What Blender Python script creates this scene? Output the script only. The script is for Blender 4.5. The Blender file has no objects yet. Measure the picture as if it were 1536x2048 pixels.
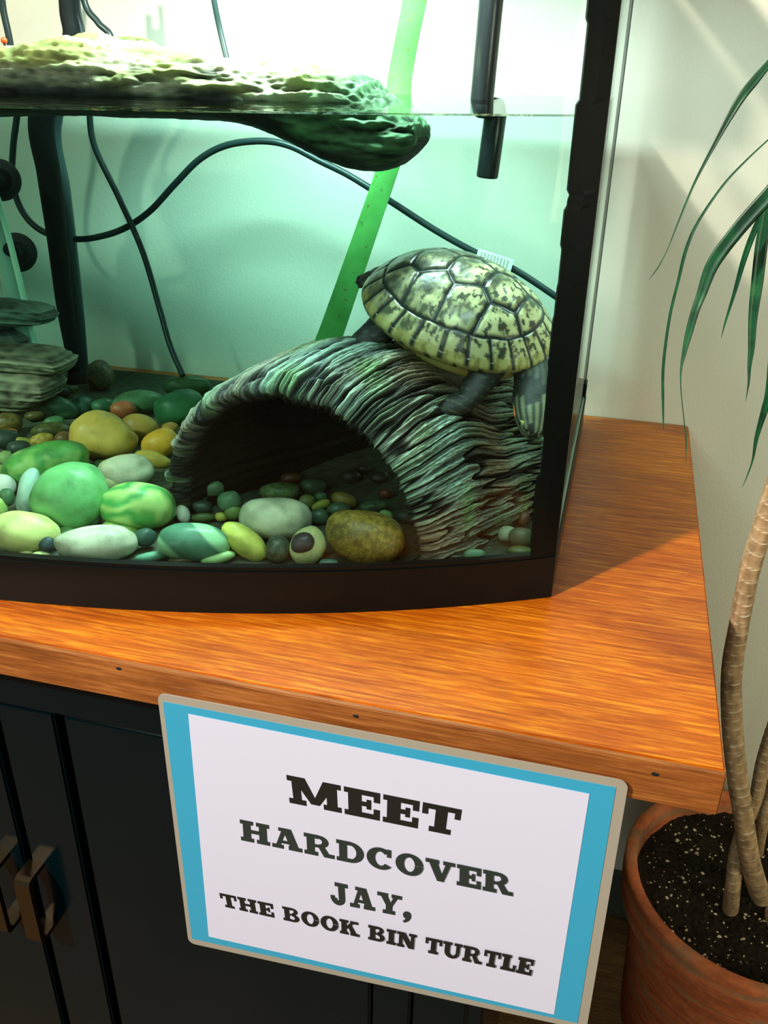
import bpy, bmesh, math, random
from mathutils import Vector, Matrix, Euler, noise
import numpy as np

# ------------------------------------------------------------------ camera
sc = bpy.context.scene
COL = sc.collection
CAM = Vector((-0.09004, -0.39640, 0.33965))
ROT = Euler((1.09952, -0.01555, 0.26086), 'XYZ')
FPX = 1773.5
cd = bpy.data.cameras.new('camera'); cam = bpy.data.objects.new('camera', cd); COL.objects.link(cam)
cam.location = CAM; cam.rotation_euler = ROT
cd.sensor_fit = 'VERTICAL'; cd.sensor_height = 36; cd.lens = FPX / 2048 * 36
cd.clip_start = 0.01
sc.camera = cam
sc.view_settings.view_transform = 'Standard'; sc.view_settings.look = 'None'
sc.view_settings.gamma = 1; sc.view_settings.use_curve_mapping = False
sc.view_settings.exposure = 0.10
sc.cycles.use_denoising = True
sc.cycles.transparent_max_bounces = 24
sc.cycles.max_bounces = 8

# ------------------------------------------------------------------ light
w = bpy.data.worlds.new('world'); sc.world = w; w.use_nodes = True
w.node_tree.nodes['Background'].inputs[0].default_value = (0.62, 0.80, 0.62, 1)
w.node_tree.nodes['Background'].inputs[1].default_value = 0.125

def area(name, loc, aim, size, energy, color, spread=None, sy=None):
    l = bpy.data.lights.new(name, 'AREA'); l.energy = energy; l.color = color; l.size = size
    if sy: l.shape = 'RECTANGLE'; l.size_y = sy
    if spread: l.spread = spread
    o = bpy.data.objects.new(name, l); COL.objects.link(o); o.location = loc
    o.rotation_euler = (Vector(aim) - Vector(loc)).to_track_quat('-Z', 'Y').to_euler()
    return o
# warm ceiling lamp, front left of the tank; its shadow edge runs from the tank corner to the right over the board
area('ceiling_lamp', (-1.27, -1.34, 1.58), (-0.1, 0.1, 0), 0.10, 72, (1.0, 0.88, 0.73))
# second, lower light of the shop straight in front of the tank
area('shop_light', (-0.48, -2.3, 1.25), (-0.1, 0.4, 0.1), 1.0, 13, (0.88, 1.0, 0.88))

# unseen warm fill light added at right to brighten the wall and the plant
area('side_fill', (1.0, -0.55, 0.25), (0.30, 0.50, -0.12), 0.4, 1.5, (1.0, 0.92, 0.62), math.radians(75))

# ------------------------------------------------------------------ helpers
MR = ROT.to_matrix()
def ray(u, v): return MR @ Vector(((u - 768) / FPX, -(v - 1024) / FPX, -1.0))
def cast(u, v, ax, val):
    d = ray(u, v); return CAM + d * ((val - CAM[ax]) / d[ax])
def AY(u, v, y): return cast(u, v, 1, y)
def AZ(u, v, z): return cast(u, v, 2, z)
def pxscale(p): return FPX / -(MR.transposed() @ (Vector(p) - CAM)).z     # pixels per metre at p

def lin(c):
    return tuple((x / 255 / 12.92 if x / 255 <= 0.04045 else ((x / 255 + 0.055) / 1.055) ** 2.4) for x in c)

def obj(name, me, m=None, parent=None, smooth=True):
    if isinstance(me, bmesh.types.BMesh):
        bm = me; me = bpy.data.meshes.new(name); bm.to_mesh(me); bm.free()
    if smooth: me.shade_smooth()
    o = bpy.data.objects.new(name, me); COL.objects.link(o)
    if m: me.materials.append(m)
    if parent: o.parent = parent
    return o
def tag(o, label, cat, group=None, kind=None):
    o['label'] = label; o['category'] = cat
    if group: o['group'] = group
    if kind: o['kind'] = kind
    return o
def empty(name, loc=(0, 0, 0)):
    o = bpy.data.objects.new(name, None); COL.objects.link(o); o.location = loc; o.empty_display_size = 0.02
    return o
def child(name, me, m, root, smooth=True):
    """mesh in world coordinates, parented to an empty that stands at root.location"""
    o = obj(name, me, m, None, smooth)
    o.data.transform(Matrix.Translation(-root.location)); o.parent = root
    return o
def box(bm, x0, x1, y0, y1, z0, z1, bev=0):
    r = bmesh.ops.create_cube(bm, size=1)
    for v in r['verts']:
        v.co = Vector(((x0 + x1) / 2 + v.co.x * (x1 - x0), (y0 + y1) / 2 + v.co.y * (y1 - y0), (z0 + z1) / 2 + v.co.z * (z1 - z0)))
    if bev:
        es = list({e for v in r['verts'] for e in v.link_edges})
        bmesh.ops.bevel(bm, geom=es, offset=bev, segments=2, affect='EDGES')
def boxm(*a, **k):
    bm = bmesh.new(); box(bm, *a, **k); return bm
def catmull(pts, n):
    P = [list(p) for p in pts]; out = []
    P = [P[0]] + P + [P[-1]]
    for i in range(1, len(P) - 2):
        for k in range(n):
            t = k / n; a, b, c, d = P[i-1], P[i], P[i+1], P[i+2]
            out.append([0.5 * ((2*b[j]) + (c[j]-a[j])*t + (2*a[j]-5*b[j]+4*c[j]-d[j])*t*t + (3*b[j]-a[j]-3*c[j]+d[j])*t**3) for j in range(len(a))])
    out.append(P[-2]); return out
def tube(bm, pts, rad, seg=14, cap=True):
    """pts: list of Vector; rad: number or list"""
    pts = [Vector(p[:3]) for p in pts]; n = len(pts)
    if not isinstance(rad, (list, tuple)): rad = [rad] * n
    T = [(pts[min(i+1, n-1)] - pts[max(i-1, 0)]).normalized() for i in range(n)]
    a = Vector((0, 0, 1)) if abs(T[0].z) < 0.9 else Vector((1, 0, 0))
    u = (a - T[0] * a.dot(T[0])).normalized(); rings = []
    for i in range(n):
        u = (u - T[i] * u.dot(T[i])).normalized(); v = T[i].cross(u)
        rings.append([bm.verts.new(pts[i] + (u * math.cos(2*math.pi*k/seg) + v * math.sin(2*math.pi*k/seg)) * rad[i]) for k in range(seg)])
    for i in range(n - 1):
        for k in range(seg):
            bm.faces.new((rings[i][k], rings[i][(k+1) % seg], rings[i+1][(k+1) % seg], rings[i+1][k]))
    if cap:
        bm.faces.new(rings[0][::-1]); bm.faces.new(rings[-1])
    return rings
def grid_mesh(name, P, closed_u=False, closed_v=False, cols=None, flip=False):
    """P: numpy array (nu, nv, 3)"""
    nu, nv = P.shape[:2]
    idx = np.arange(nu * nv).reshape(nu, nv)
    iu = np.arange(nu if closed_u else nu - 1); iv = np.arange(nv if closed_v else nv - 1)
    A, B = np.meshgrid(iu, iv, indexing='ij')
    q = np.stack([idx[A, B], idx[(A+1) % nu, B], idx[(A+1) % nu, (B+1) % nv], idx[A, (B+1) % nv]], -1).reshape(-1, 4)
    if flip: q = q[:, ::-1]
    me = bpy.data.meshes.new(name); me.from_pydata(P.reshape(-1, 3).tolist(), [], q.tolist())
    if cols is not None: setcol(me, cols.reshape(-1, 3))
    me.update(); return me
def setcol(me, cols):
    at = me.color_attributes.new('Col', 'FLOAT_COLOR', 'POINT')
    a = np.ones((len(cols), 4), np.float32); a[:, :3] = cols; at.data.foreach_set('color', a.ravel())
def fbm(x, y, z, o=4): return noise.fractal(Vector((x, y, z)), 0.9, 2.1, o, noise_basis='PERLIN_ORIGINAL')

# ------------------------------------------------------------------ materials
def mat(name, col=(0.5, 0.5, 0.5), rough=0.5, metal=0, spec=0.5, coat=0, trans=0, sss=0):
    m = bpy.data.materials.new(name); m.use_nodes = True
    b = m.node_tree.nodes['Principled BSDF']
    b.inputs['Base Color'].default_value = (*col, 1); b.inputs['Roughness'].default_value = rough
    b.inputs['Metallic'].default_value = metal; b.inputs['Specular IOR Level'].default_value = spec
    b.inputs['Coat Weight'].default_value = coat; b.inputs['Coat Roughness'].default_value = 0.08
    return m
class NT:
    def __init__(s, m): s.m = m; s.t = m.node_tree; s.b = s.t.nodes.get('Principled BSDF')
    def n(s, typ, **k):
        x = s.t.nodes.new(typ)
        for a, v in k.items():
            if a.startswith('_'): setattr(x, a[1:], v)
            else: x.inputs[a.replace('__', ' ')].default_value = v
        return x
    def l(s, a, b): s.t.links.new(a, b)
    def noise(s, scale, vec=None, detail=4, rough=0.55, dist=0):
        x = s.n('ShaderNodeTexNoise'); x.inputs['Scale'].default_value = scale; x.inputs['Detail'].default_value = detail
        x.inputs['Roughness'].default_value = rough; x.inputs['Distortion'].default_value = dist
        if vec is not None: s.l(vec, x.inputs['Vector'])
        return x
    def coord(s, scale=(1, 1, 1), rot=(0, 0, 0), kind='Object', loc=(0, 0, 0)):
        c = s.n('ShaderNodeTexCoord'); m = s.n('ShaderNodeMapping')
        m.inputs['Scale'].default_value = scale; m.inputs['Rotation'].default_value = rot; m.inputs['Location'].default_value = loc
        s.l(c.outputs[kind], m.inputs[0]); return m.outputs[0]
    def ramp(s, fac, stops):
        r = s.n('ShaderNodeValToRGB'); e = r.color_ramp.elements
        while len(e) < len(stops): e.new(0.5)
        for k, (p, c) in enumerate(stops): e[k].position = p; e[k].color = (*c, 1)
        s.l(fac, r.inputs[0]); return r.outputs[0]
    def mix(s, fac, a, b, typ='MIX'):
        x = s.n('ShaderNodeMix'); x.data_type = 'RGBA'; x.blend_type = typ
        for k, v in ((0, fac), (6, a), (7, b)):
            if isinstance(v, (int, float)): x.inputs[k].default_value = v
            elif isinstance(v, tuple): x.inputs[k].default_value = (*v, 1)
            else: s.l(v, x.inputs[k])
        return x.outputs[2]
    def bump(s, h, strength=0.3, dist=0.002):
        x = s.n('ShaderNodeBump'); x.inputs['Strength'].default_value = strength; x.inputs['Distance'].default_value = dist
        s.l(h, x.inputs['Height']); s.l(x.outputs[0], s.b.inputs['Normal'])
    def base(s, c): s.l(c, s.b.inputs['Base Color'])

def wall_mat():
    m = mat('wall_paint', lin((218, 219, 205)), 0.75, spec=0.25); t = NT(m)
    n = t.noise(260, t.coord(), 3); t.bump(n.outputs[0], 0.25, 0.0012)
    return m
def wood_mat(name, a, b, c, sx=1.0):
    m = mat(name, (0.5, 0.2, 0.05), 0.34, spec=0.35, coat=0.12); t = NT(m)
    v = t.coord((5.5 * sx, 100, 100), (0, 0, 0.02))
    g = t.noise(4.2, v, 7, 0.68, 0.5)
    v2 = t.coord((3, 190, 190)); g2 = t.noise(3.2, v2, 4, 0.6)
    v3 = t.coord((5, 12, 12)); g3 = t.noise(2.0, v3, 5, 0.6)
    c1 = t.ramp(g.outputs[0], [(0.28, a), (0.50, b), (0.66, c)])
    c2 = t.ramp(g2.outputs[0], [(0.32, (0.45, 0.38, 0.34)), (0.58, (1, 1, 1))])
    c3 = t.ramp(g3.outputs[0], [(0.30, (0.62, 0.55, 0.5)), (0.62, (1.0, 1.0, 1.0))])
    x = t.mix(0.55, c1, c2, 'MULTIPLY'); x = t.mix(0.9, x, c3, 'MULTIPLY'); t.base(x)
    t.bump(g2.outputs[0], 0.08, 0.0006)
    return m
def glass_mat(name, tint=(0.93, 1.0, 0.97), rough=0.0, f0=1.45, refl=1.0):
    """thin pane: light and sight go straight through, with a Fresnel mirror on top"""
    m = bpy.data.materials.new(name); m.use_nodes = True; t = m.node_tree; t.nodes.clear()
    o = t.nodes.new('ShaderNodeOutputMaterial'); tr = t.nodes.new('ShaderNodeBsdfTransparent'); gl = t.nodes.new('ShaderNodeBsdfGlossy')
    mx = t.nodes.new('ShaderNodeMixShader'); fr = t.nodes.new('ShaderNodeFresnel'); mu = t.nodes.new('ShaderNodeMath'); mu.operation = 'MULTIPLY'
    fr.inputs[0].default_value = f0; tr.inputs[0].default_value = (*tint, 1); gl.inputs['Roughness'].default_value = rough
    mu.inputs[1].default_value = refl
    t.links.new(fr.outputs[0], mu.inputs[0]); t.links.new(mu.outputs[0], mx.inputs[0])
    t.links.new(tr.outputs[0], mx.inputs[1]); t.links.new(gl.outputs[0], mx.inputs[2]); t.links.new(mx.outputs[0], o.inputs[0])
    return m
def vcol_mat(name, rough=0.6, spec=0.4, bump=None, coat=0):
    m = mat(name, rough=rough, spec=spec, coat=coat); t = NT(m)
    a = t.n('ShaderNodeVertexColor'); a.layer_name = 'Col'; t.base(a.outputs[0])
    if bump:
        n = t.noise(bump[0], t.coord(), 5); t.bump(n.outputs[0], bump[1], bump[2])
    return m

M = {}
M['wall'] = wall_mat()
M['wood'] = wood_mat('stained_board', lin((152, 66, 8)), lin((206, 104, 12)), lin((244, 154, 30)))
M['edge'] = wood_mat('stained_edge', lin((126, 70, 32)), lin((168, 100, 48)), lin((194, 126, 66)))
M['floor'] = wood_mat('floor_wood', lin((92, 66, 40)), lin((130, 96, 60)), lin((158, 118, 76)))
M['base'] = mat('baseboard_grey', lin((74, 78, 70)), 0.6)
M['floor'].node_tree.nodes['Principled BSDF'].inputs['Coat Weight'].default_value = 0
M['floor'].node_tree.nodes['Principled BSDF'].inputs['Roughness'].default_value = 0.6
M['blackgloss'] = mat('black_plastic_gloss', (0.003, 0.005, 0.005), 0.30, spec=0.2)
M['black'] = mat('black_rubber', (0.004, 0.008, 0.008), 0.7, spec=0.2)
M['cabinet'] = mat('black_lacquer', (0.0006, 0.0062, 0.0090), 0.16, spec=0.17)
M['gap'] = mat('dark_gap', (0.001, 0.003, 0.004), 0.8)
M['glass'] = glass_mat('pane_glass', (0.985, 1.0, 0.992), 0.0, 1.42, 0.4)
M['backglass'] = glass_mat('back_glass', (0.985, 1.0, 0.992), 0.15, 1.3, 0.12)
M['glassedge'] = mat('green_glass_edge', lin((6, 34, 24)), 0.3, spec=0.2)

# ------------------------------------------------------------------ room
FLOOR = -0.74; WALLY = 0.538
def struct(name, bm, m, label, cat):
    o = obj(name, bm, m, smooth=False); o['kind'] = 'structure'; tag(o, label, cat); return o
struct('wall_back', boxm(-2.2, 1.6, WALLY, WALLY + 0.1, FLOOR, 1.7), M['wall'], 'cream painted wall behind the fish tank and the potted plant', 'wall')
struct('floor', boxm(-2.6, 1.9, -2.8, WALLY + 0.1, FLOOR - 0.05, FLOOR), M['floor'], 'brown wooden floor below the cabinet and plant pot', 'floor')
struct('baseboard_back', boxm(-2.2, 1.6, WALLY - 0.014, WALLY, FLOOR, -0.66, bev=0.003), M['base'], 'dark grey baseboard along the foot of the wall', 'baseboard')

# ------------------------------------------------------------------ wooden top and cabinet
T = 0.0287
top = empty('wooden_top', (0, 0, -T))
tag(top, 'orange-brown stained wooden board with a square front edge under the fish tank', 'worktop')
child('board', boxm(-1.35, 0, 0.004, WALLY - 0.002, -T, 0, bev=0.0012), M['wood'], top, False)
child('front_edge', boxm(-1.35, 0, -0.0002, 0.0042, -T, -0.0002, bev=0.0007), M['edge'], top, False)
for (u, v) in ((238, 1337), (712, 1432), (1310, 1548)):
    p = AY(u, v, 0); bm = bmesh.new()
    bmesh.ops.create_uvsphere(bm, u_segments=14, v_segments=8, radius=1)
    for q in bm.verts:
        k = 1 + 0.35 * noise.noise(q.co * 1.7 + Vector((u, 0, 0)))
        q.co = Vector((q.co.x * 0.0023 * k, q.co.y * 0.0006, q.co.z * 0.0013 * k)) + p
    child('nail_hole', bm, M['gap'], top)

CR = -0.128                       # right side of the cabinet
cab = empty('tank_cabinet', (-0.6, 0.25, FLOOR))
tag(cab, 'glossy black tank cabinet with doors and metal bar handles below the wooden board', 'cabinet')
child('body', boxm(-1.1, CR, 0.04, 0.50, FLOOR, -T - 0.0003, bev=0.002), M['gap'], cab, False)
child('top_rail', boxm(-1.1, CR, 0.016, 0.04, -0.070, -T - 0.0003, bev=0.001), M['cabinet'], cab, False)
child('stile', boxm(-0.168, CR, 0.016, 0.04, FLOOR + 0.02, -0.0705, bev=0.002), M['cabinet'], cab, False)
child('side_panel', boxm(CR - 0.001, CR + 0.012, 0.018, 0.50, FLOOR, -T - 0.0003, bev=0.002), M['cabinet'], cab, False)
xr = AY(150, 1665, 0.015).x; xl = AY(105, 1960, 0.015).x
def door(x0, x1):
    d = child('door', boxm(x0, x1, 0.018, 0.038, FLOOR + 0.05, -0.072, bev=0.0016), M['cabinet'], cab, False)
    return d
def sub(name, bm, m, par, smooth=False):
    o = obj(name, bm, m, None, smooth); o.data.transform(Matrix.Translation(-cab.location)); o.parent = par; return o
dR = door(xr + 0.006, -0.2015)

dN = door(-0.1995, -0.1705)
dM = door(xl + 0.004, xr - 0.002)
dL = door(xl - 0.26, xl - 0.003)
dF = door(-1.08, xl - 0.265)
M['handle'] = mat('brushed_bronze_metal', lin((92, 80, 62)), 0.34, metal=1)
def handle(par, pts, wid, y_bar, y_door):
    """flat strap pull: upper arm leaves the door, bar runs down, lower arm goes back"""
    a = AY(*pts[0], y_bar); b = AY(*pts[1], y_bar); bm = bmesh.new()
    x0, x1 = a.x - wid / 2, a.x + wid / 2; th = 0.0042
    prof = [(y_door, a.z), (y_bar + 0.006, a.z), (y_bar + 0.002, a.z - 0.0012), (y_bar, a.z - 0.005), (y_bar, b.z + 0.005), (y_bar + 0.002, b.z + 0.0012), (y_bar + 0.006, b.z), (y_door, b.z)]
    inn = [(y_door, a.z - th), (y_bar + 0.007, a.z - th), (y_bar + 0.0055, a.z - th - 0.001), (y_bar + th, a.z - th - 0.004), (y_bar + th, b.z + th + 0.004), (y_bar + 0.0055, b.z + th + 0.001), (y_bar + 0.007, b.z + th), (y_door, b.z + th)]
    n = len(prof); V = []
    for x in (x0, x1):
        V.append([[bm.verts.new((x, y, z)) for y, z in prof], [bm.verts.new((x, y, z)) for y, z in inn]])
    for i in range(n - 1):
        bm.faces.new((V[0][0][i], V[0][0][i+1], V[1][0][i+1], V[1][0][i])); bm.faces.new((V[0][1][i+1], V[0][1][i], V[1][1][i], V[1][1][i+1]))
        bm.faces.new((V[0][0][i+1], V[0][0][i], V[0][1][i], V[0][1][i+1])); bm.faces.new((V[1][0][i], V[1][0][i+1], V[1][1][i+1], V[1][1][i]))
    bmesh.ops.recalc_face_normals(bm, faces=bm.faces)
    sub('handle', bm, M['handle'], par)
handle(dM, ((40, 1764), (78, 1890)), 0.0135, -0.003, 0.018)
handle(dL, ((-30, 1742), (-4, 1866)), 0.0135, -0.003, 0.018)

# ------------------------------------------------------------------ aquarium shell
XR, XL = -0.108, -1.00            # tank sides
YB = 0.5015                       # back
BOW = [(-0.107, 0.1537), (-0.176, 0.1261), (-0.242, 0.1008), (-0.342, 0.0734), (-0.411, 0.0592), (-0.483, 0.047)]
def front_y(x):                   # outer face of the bowed front, measured at the base
    xm = -0.62
    d = abs(x - xm); k = d / (xm * -1 - 0.108)
    # circle through the measured points
    R = 1.32; yc = 0.0335 + R
    return yc - math.sqrt(max(R * R - d * d, 0)) + 0.017 * k ** 4
def outline(off, n=120):
    """closed tank outline moved inwards by off; front from right to left, then the back"""
    pts = []
    for i in range(n + 1):
        x = XR - off + (XL + off - (XR - off)) * i / n
        pts.append((x, front_y(x) + off * 1.06))
    pts += [(XL + off, YB - off), (XR - off, YB - off)]
    return pts
def ring_wall(name_off0, off1, z0, z1):
    bm = bmesh.new(); A = outline(name_off0); B = outline(off1); n = len(A)
    V = [[bm.verts.new((x, y, z)) for x, y in P] for P, z in ((A, z0), (A, z1), (B, z1), (B, z0))]
    for i in range(n):
        j = (i + 1) % n
        for k in range(4):
            bm.faces.new((V[k][i], V[k][j], V[(k+1) % 4][j], V[(k+1) % 4][i]))
    bmesh.ops.recalc_face_normals(bm, faces=bm.faces); return bm
def strip_pane(pts_out, pts_in, z0, z1):
    bm = bmesh.new(); n = len(pts_out)
    V = [[bm.verts.new((x, y, z)) for x, y in P] for P, z in ((pts_out, z0), (pts_out, z1), (pts_in, z1), (pts_in, z0))]
    for i in range(n - 1):
        for k in range(4): bm.faces.new((V[k][i], V[k][i+1], V[(k+1) % 4][i+1], V[(k+1) % 4][i]))
    bm.faces.new([V[k][0] for k in range(4)]); bm.faces.new([V[k][-1] for k in (3, 2, 1, 0)])
    bmesh.ops.recalc_face_normals(bm, faces=bm.faces); return bm
HF = 0.036; ZT = 0.47; WL = 0.3132
tank = empty('aquarium', (-0.55, 0.28, 0))
tag(tank, 'bow-fronted glass fish tank with a black base frame holding the turtle', 'aquarium')
def open_ring(o0, o1, z0, z1):
    a = outline(o0); b = outline(o1)
    a = [a[-2 + 1]] + a[:121] + [a[-2]]; b = [b[-1]] + b[:121] + [b[-2]]
    a = [(XR - o0, YB)] + a[1:-1] + [(XL + o0, YB)]; b = [(XR - o1, YB)] + b[1:-1] + [(XL + o1, YB)]
    return strip_pane(a, b, z0, z1)
child('base_frame', open_ring(0, 0.011, 0.0004, HF - 0.003), M['blackgloss'], tank, False)
child('base_lip', open_ring(0.0012, 0.0065, HF - 0.003, HF), M['blackgloss'], tank, False)
child('back_rail', boxm(XL + 0.012, XR - 0.012, YB - 0.011, YB, 0.0004, 0.0085, bev=0.001), M['blackgloss'], tank, False)
child('base_plate', boxm(XL + 0.012, XR - 0.012, 0.165, YB - 0.012, 0.001, 0.006), M['gap'], tank, False)
O = outline(0.0022); I = outline(0.0072)
child('front_pane', strip_pane(O[:121], I[:121], HF - 0.012, ZT), M['glass'], tank, False)
xs = XR - 0.0022
child('side_pane', boxm(xs - 0.005, xs, front_y(XR) + 0.008, YB - 0.006, HF - 0.012, ZT), M['glass'], tank, False)
child('side_pane', boxm(XL + 0.0022, XL + 0.0072, front_y(XL) + 0.008, YB - 0.006, HF - 0.012, ZT), M['glass'], tank, False)
child('back_pane', boxm(XL + 0.003, XR - 0.004, YB - 0.0056, YB - 0.0006, 0.009, ZT), M['backglass'], tank, False)
child('top_frame', ring_wall(0.0, 0.016, ZT - 0.022, ZT + 0.012), M['blackgloss'], tank, False)
# black corner seal at the front right corner, jagged along its inner edge
def corner_seal():
    bm = bmesh.new(); n = 150; rnd = random.Random(4); A = []; z0 = HF - 0.002; z1 = ZT - 0.02
    jag = 0
    for i in range(n + 1):
        z = z0 + (z1 - z0) * i / n
        if rnd.random() < 0.16: jag = rnd.choice([0, 0, 0.0004, 0.0009, 0.0016, -0.0005])
        xi = -0.1262 + jag; xo = XR - 0.0005
        row = []
        for x, dy in ((xi, 0.0015), (xi + 0.001, -0.0010), (xi + 0.009, -0.0014), (xo, -0.0006), (xo, 0.009), (xi + 0.002, 0.008)):
            row.append(bm.verts.new((x, front_y(x) + 0.0016 + dy, z)))
        A.append(row)
    for i in range(n):
        for k in range(6): bm.faces.new((A[i][k], A[i][(k+1) % 6], A[i+1][(k+1) % 6], A[i+1][k]))
    bm.faces.new(A[0][::-1]); bm.faces.new(A[-1]); bmesh.ops.recalc_face_normals(bm, faces=bm.faces)
    return bm
M['sealblack'] = mat('black_silicone', (0.002, 0.004, 0.004), 0.35, spec=0.12)
child('corner_seal', corner_seal(), M['sealblack'], tank, False)
xb = AY(1163, 785, YB).x
bm = bmesh.new(); tube(bm, [Vector((xs - 0.0012, YB - 0.003, HF)), Vector((xs - 0.0012, YB - 0.003, ZT))], 0.0016, 10)
child('back_seam', bm, M['glassedge'], tank)
child('corner_block', boxm(XR - 0.016, XR - 0.0004, YB - 0.018, YB, HF - 0.001, HF + 0.016, bev=0.001), M['blackgloss'], tank, False)
bm = bmesh.new(); tube(bm, [Vector((xs - 0.0006, front_y(XR) + 0.004, HF + 0.001)), Vector((xs - 0.0006, YB - 0.01, HF + 0.001))], 0.0016, 10)
M['seal'] = mat('clear_sealant', lin((120, 165, 145)), 0.2, spec=0.6)
child('side_seal', bm, M['seal'], tank)

# hood with the lamp, above the picture
hood = empty('aquarium_lamp', (-0.35, 0.285, ZT + 0.012))
tag(hood, 'black lamp bar resting across the top of the fish tank', 'lamp')
LX0, LX1, LY0, LY1 = -0.49, -0.21, 0.235, 0.345
lf = bmesh.new()
for a in ((LX0 - 0.008, LX0, LY0 - 0.008, LY1 + 0.008), (LX1, LX1 + 0.008, LY0 - 0.008, LY1 + 0.008), (LX0, LX1, LY0 - 0.008, LY0), (LX0, LX1, LY1, LY1 + 0.008)):
    box(lf, *a, ZT + 0.016, ZT + 0.046)
box(lf, LX0 - 0.008, LX1 + 0.008, LY0 - 0.008, LY1 + 0.008, ZT + 0.0465, ZT + 0.050)
child('lamp_shell', lf, M['black'], hood, False)
for x in (LX0 + 0.02, LX1 - 0.02): child('carrier_rail', boxm(x - 0.004, x + 0.004, front_y(x) + 0.002, YB, ZT + 0.0122, ZT + 0.0158), M['black'], hood, False)
l = bpy.data.lights.new('tank_lamp', 'AREA'); l.shape = 'RECTANGLE'; l.size = 0.26; l.size_y = 0.07; l.energy = 6.6; l.color = (0.80, 1.0, 0.97)
lo = bpy.data.objects.new('tank_lamp', l); COL.objects.link(lo); lo.location = (-0.35, 0.29, ZT + 0.040); lo.rotation_euler = (math.radians(4), 0, 0)

# ------------------------------------------------------------------ water
def water():
    P = outline(0.0078, 80); bm = bmesh.new(); n = len(P)
    z0 = 0.0065
    lo_ = [bm.verts.new((x, y, z0)) for x, y in P]; hi = [bm.verts.new((x, y, WL + 0.0012)) for x, y in P]
    hi2 = [bm.verts.new((x, y, WL)) for x, y in outline(0.0098, 80)]
    for i in range(n):
        j = (i + 1) % n; bm.faces.new((lo_[i], lo_[j], hi[j], hi[i])); bm.faces.new((hi[i], hi[j], hi2[j], hi2[i]))
    bm.faces.new(lo_); bm.faces.new(hi2)
    bmesh.ops.recalc_face_normals(bm, faces=bm.faces)
    m = bpy.data.materials.new('tank_water'); m.use_nodes = True; t = m.node_tree; t.nodes.clear()
    o = t.nodes.new('ShaderNodeOutputMaterial'); tr = t.nodes.new('ShaderNodeBsdfTransparent'); gl = t.nodes.new('ShaderNodeBsdfGlossy')
    mx = t.nodes.new('ShaderNodeMixShader'); fr = t.nodes.new('ShaderNodeFresnel'); ab = t.nodes.new('ShaderNodeVolumeAbsorption')
    geo = t.nodes.new('ShaderNodeNewGeometry'); sx = t.nodes.new('ShaderNodeSeparateXYZ'); mu = t.nodes.new('ShaderNodeMath'); ad = t.nodes.new('ShaderNodeMath'); mu2 = t.nodes.new('ShaderNodeMath')
    nz = t.nodes.new('ShaderNodeTexNoise'); bp = t.nodes.new('ShaderNodeBump'); co = t.nodes.new('ShaderNodeTexCoord')
    fr.inputs[0].default_value = 1.33; gl.inputs['Roughness'].default_value = 0.02
    nz.inputs['Scale'].default_value = 55; nz.inputs['Detail'].default_value = 2; bp.inputs['Strength'].default_value = 0.35; bp.inputs['Distance'].default_value = 0.0012
    t.links.new(co.outputs['Object'], nz.inputs['Vector']); t.links.new(nz.outputs[0], bp.inputs['Height'])
    t.links.new(bp.outputs[0], gl.inputs['Normal'])
    # upright faces lie against the glass, so only the free surface mirrors (the pane already does)
    t.links.new(geo.outputs['True Normal'], sx.inputs[0]); mu.operation = 'ABSOLUTE'; t.links.new(sx.outputs[2], mu.inputs[0])
    mu2.operation = 'MULTIPLY'; t.links.new(mu.outputs[0], mu2.inputs[0]); t.links.new(fr.outputs[0], mu2.inputs[1])
    ad.operation = 'MULTIPLY'; ad.inputs[1].default_value = 0.8; t.links.new(mu2.outputs[0], ad.inputs[0])
    # leaving the water through an upright face beyond the critical angle is total reflection
    ge2 = t.nodes.new('ShaderNodeNewGeometry'); dt = t.nodes.new('ShaderNodeVectorMath'); dt.operation = 'DOT_PRODUCT'
    t.links.new(ge2.outputs['True Normal'], dt.inputs[0]); t.links.new(ge2.outputs['Incoming'], dt.inputs[1])
    ab2 = t.nodes.new('ShaderNodeMath'); ab2.operation = 'ABSOLUTE'; t.links.new(dt.outputs['Value'], ab2.inputs[0])
    mr = t.nodes.new('ShaderNodeMapRange'); mr.inputs[1].default_value = 0.60; mr.inputs[2].default_value = 0.66; mr.inputs[3].default_value = 1; mr.inputs[4].default_value = 0
    t.links.new(ab2.outputs[0], mr.inputs[0])
    up = t.nodes.new('ShaderNodeMath'); up.operation = 'LESS_THAN'; up.inputs[1].default_value = 0.5; t.links.new(mu.outputs[0], up.inputs[0])
    m1 = t.nodes.new('ShaderNodeMath'); m1.operation = 'MULTIPLY'; t.links.new(mr.outputs[0], m1.inputs[0]); t.links.new(up.outputs[0], m1.inputs[1])
    m2 = t.nodes.new('ShaderNodeMath'); m2.operation = 'MULTIPLY'; t.links.new(m1.outputs[0], m2.inputs[0]); t.links.new(ge2.outputs['Backfacing'], m2.inputs[1])
    mf = t.nodes.new('ShaderNodeMapRange'); mf.inputs[1].default_value = 0.30; mf.inputs[2].default_value = 0.46; mf.inputs[3].default_value = 1; mf.inputs[4].default_value = 0
    snx = t.nodes.new('ShaderNodeSeparateXYZ'); t.links.new(ge2.outputs['True Normal'], snx.inputs[0]); an = t.nodes.new('ShaderNodeMath'); an.operation = 'ABSOLUTE'; t.links.new(snx.outputs[0], an.inputs[0])
    for k_, (sl, of) in enumerate(((0.20, 0.28), (0.18, 0.42))):
        q = t.nodes.new('ShaderNodeMath'); q.operation = 'MULTIPLY_ADD'; q.inputs[1].default_value = sl; q.inputs[2].default_value = of; t.links.new(an.outputs[0], q.inputs[0]); t.links.new(q.outputs[0], mf.inputs[1 + k_])
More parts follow.
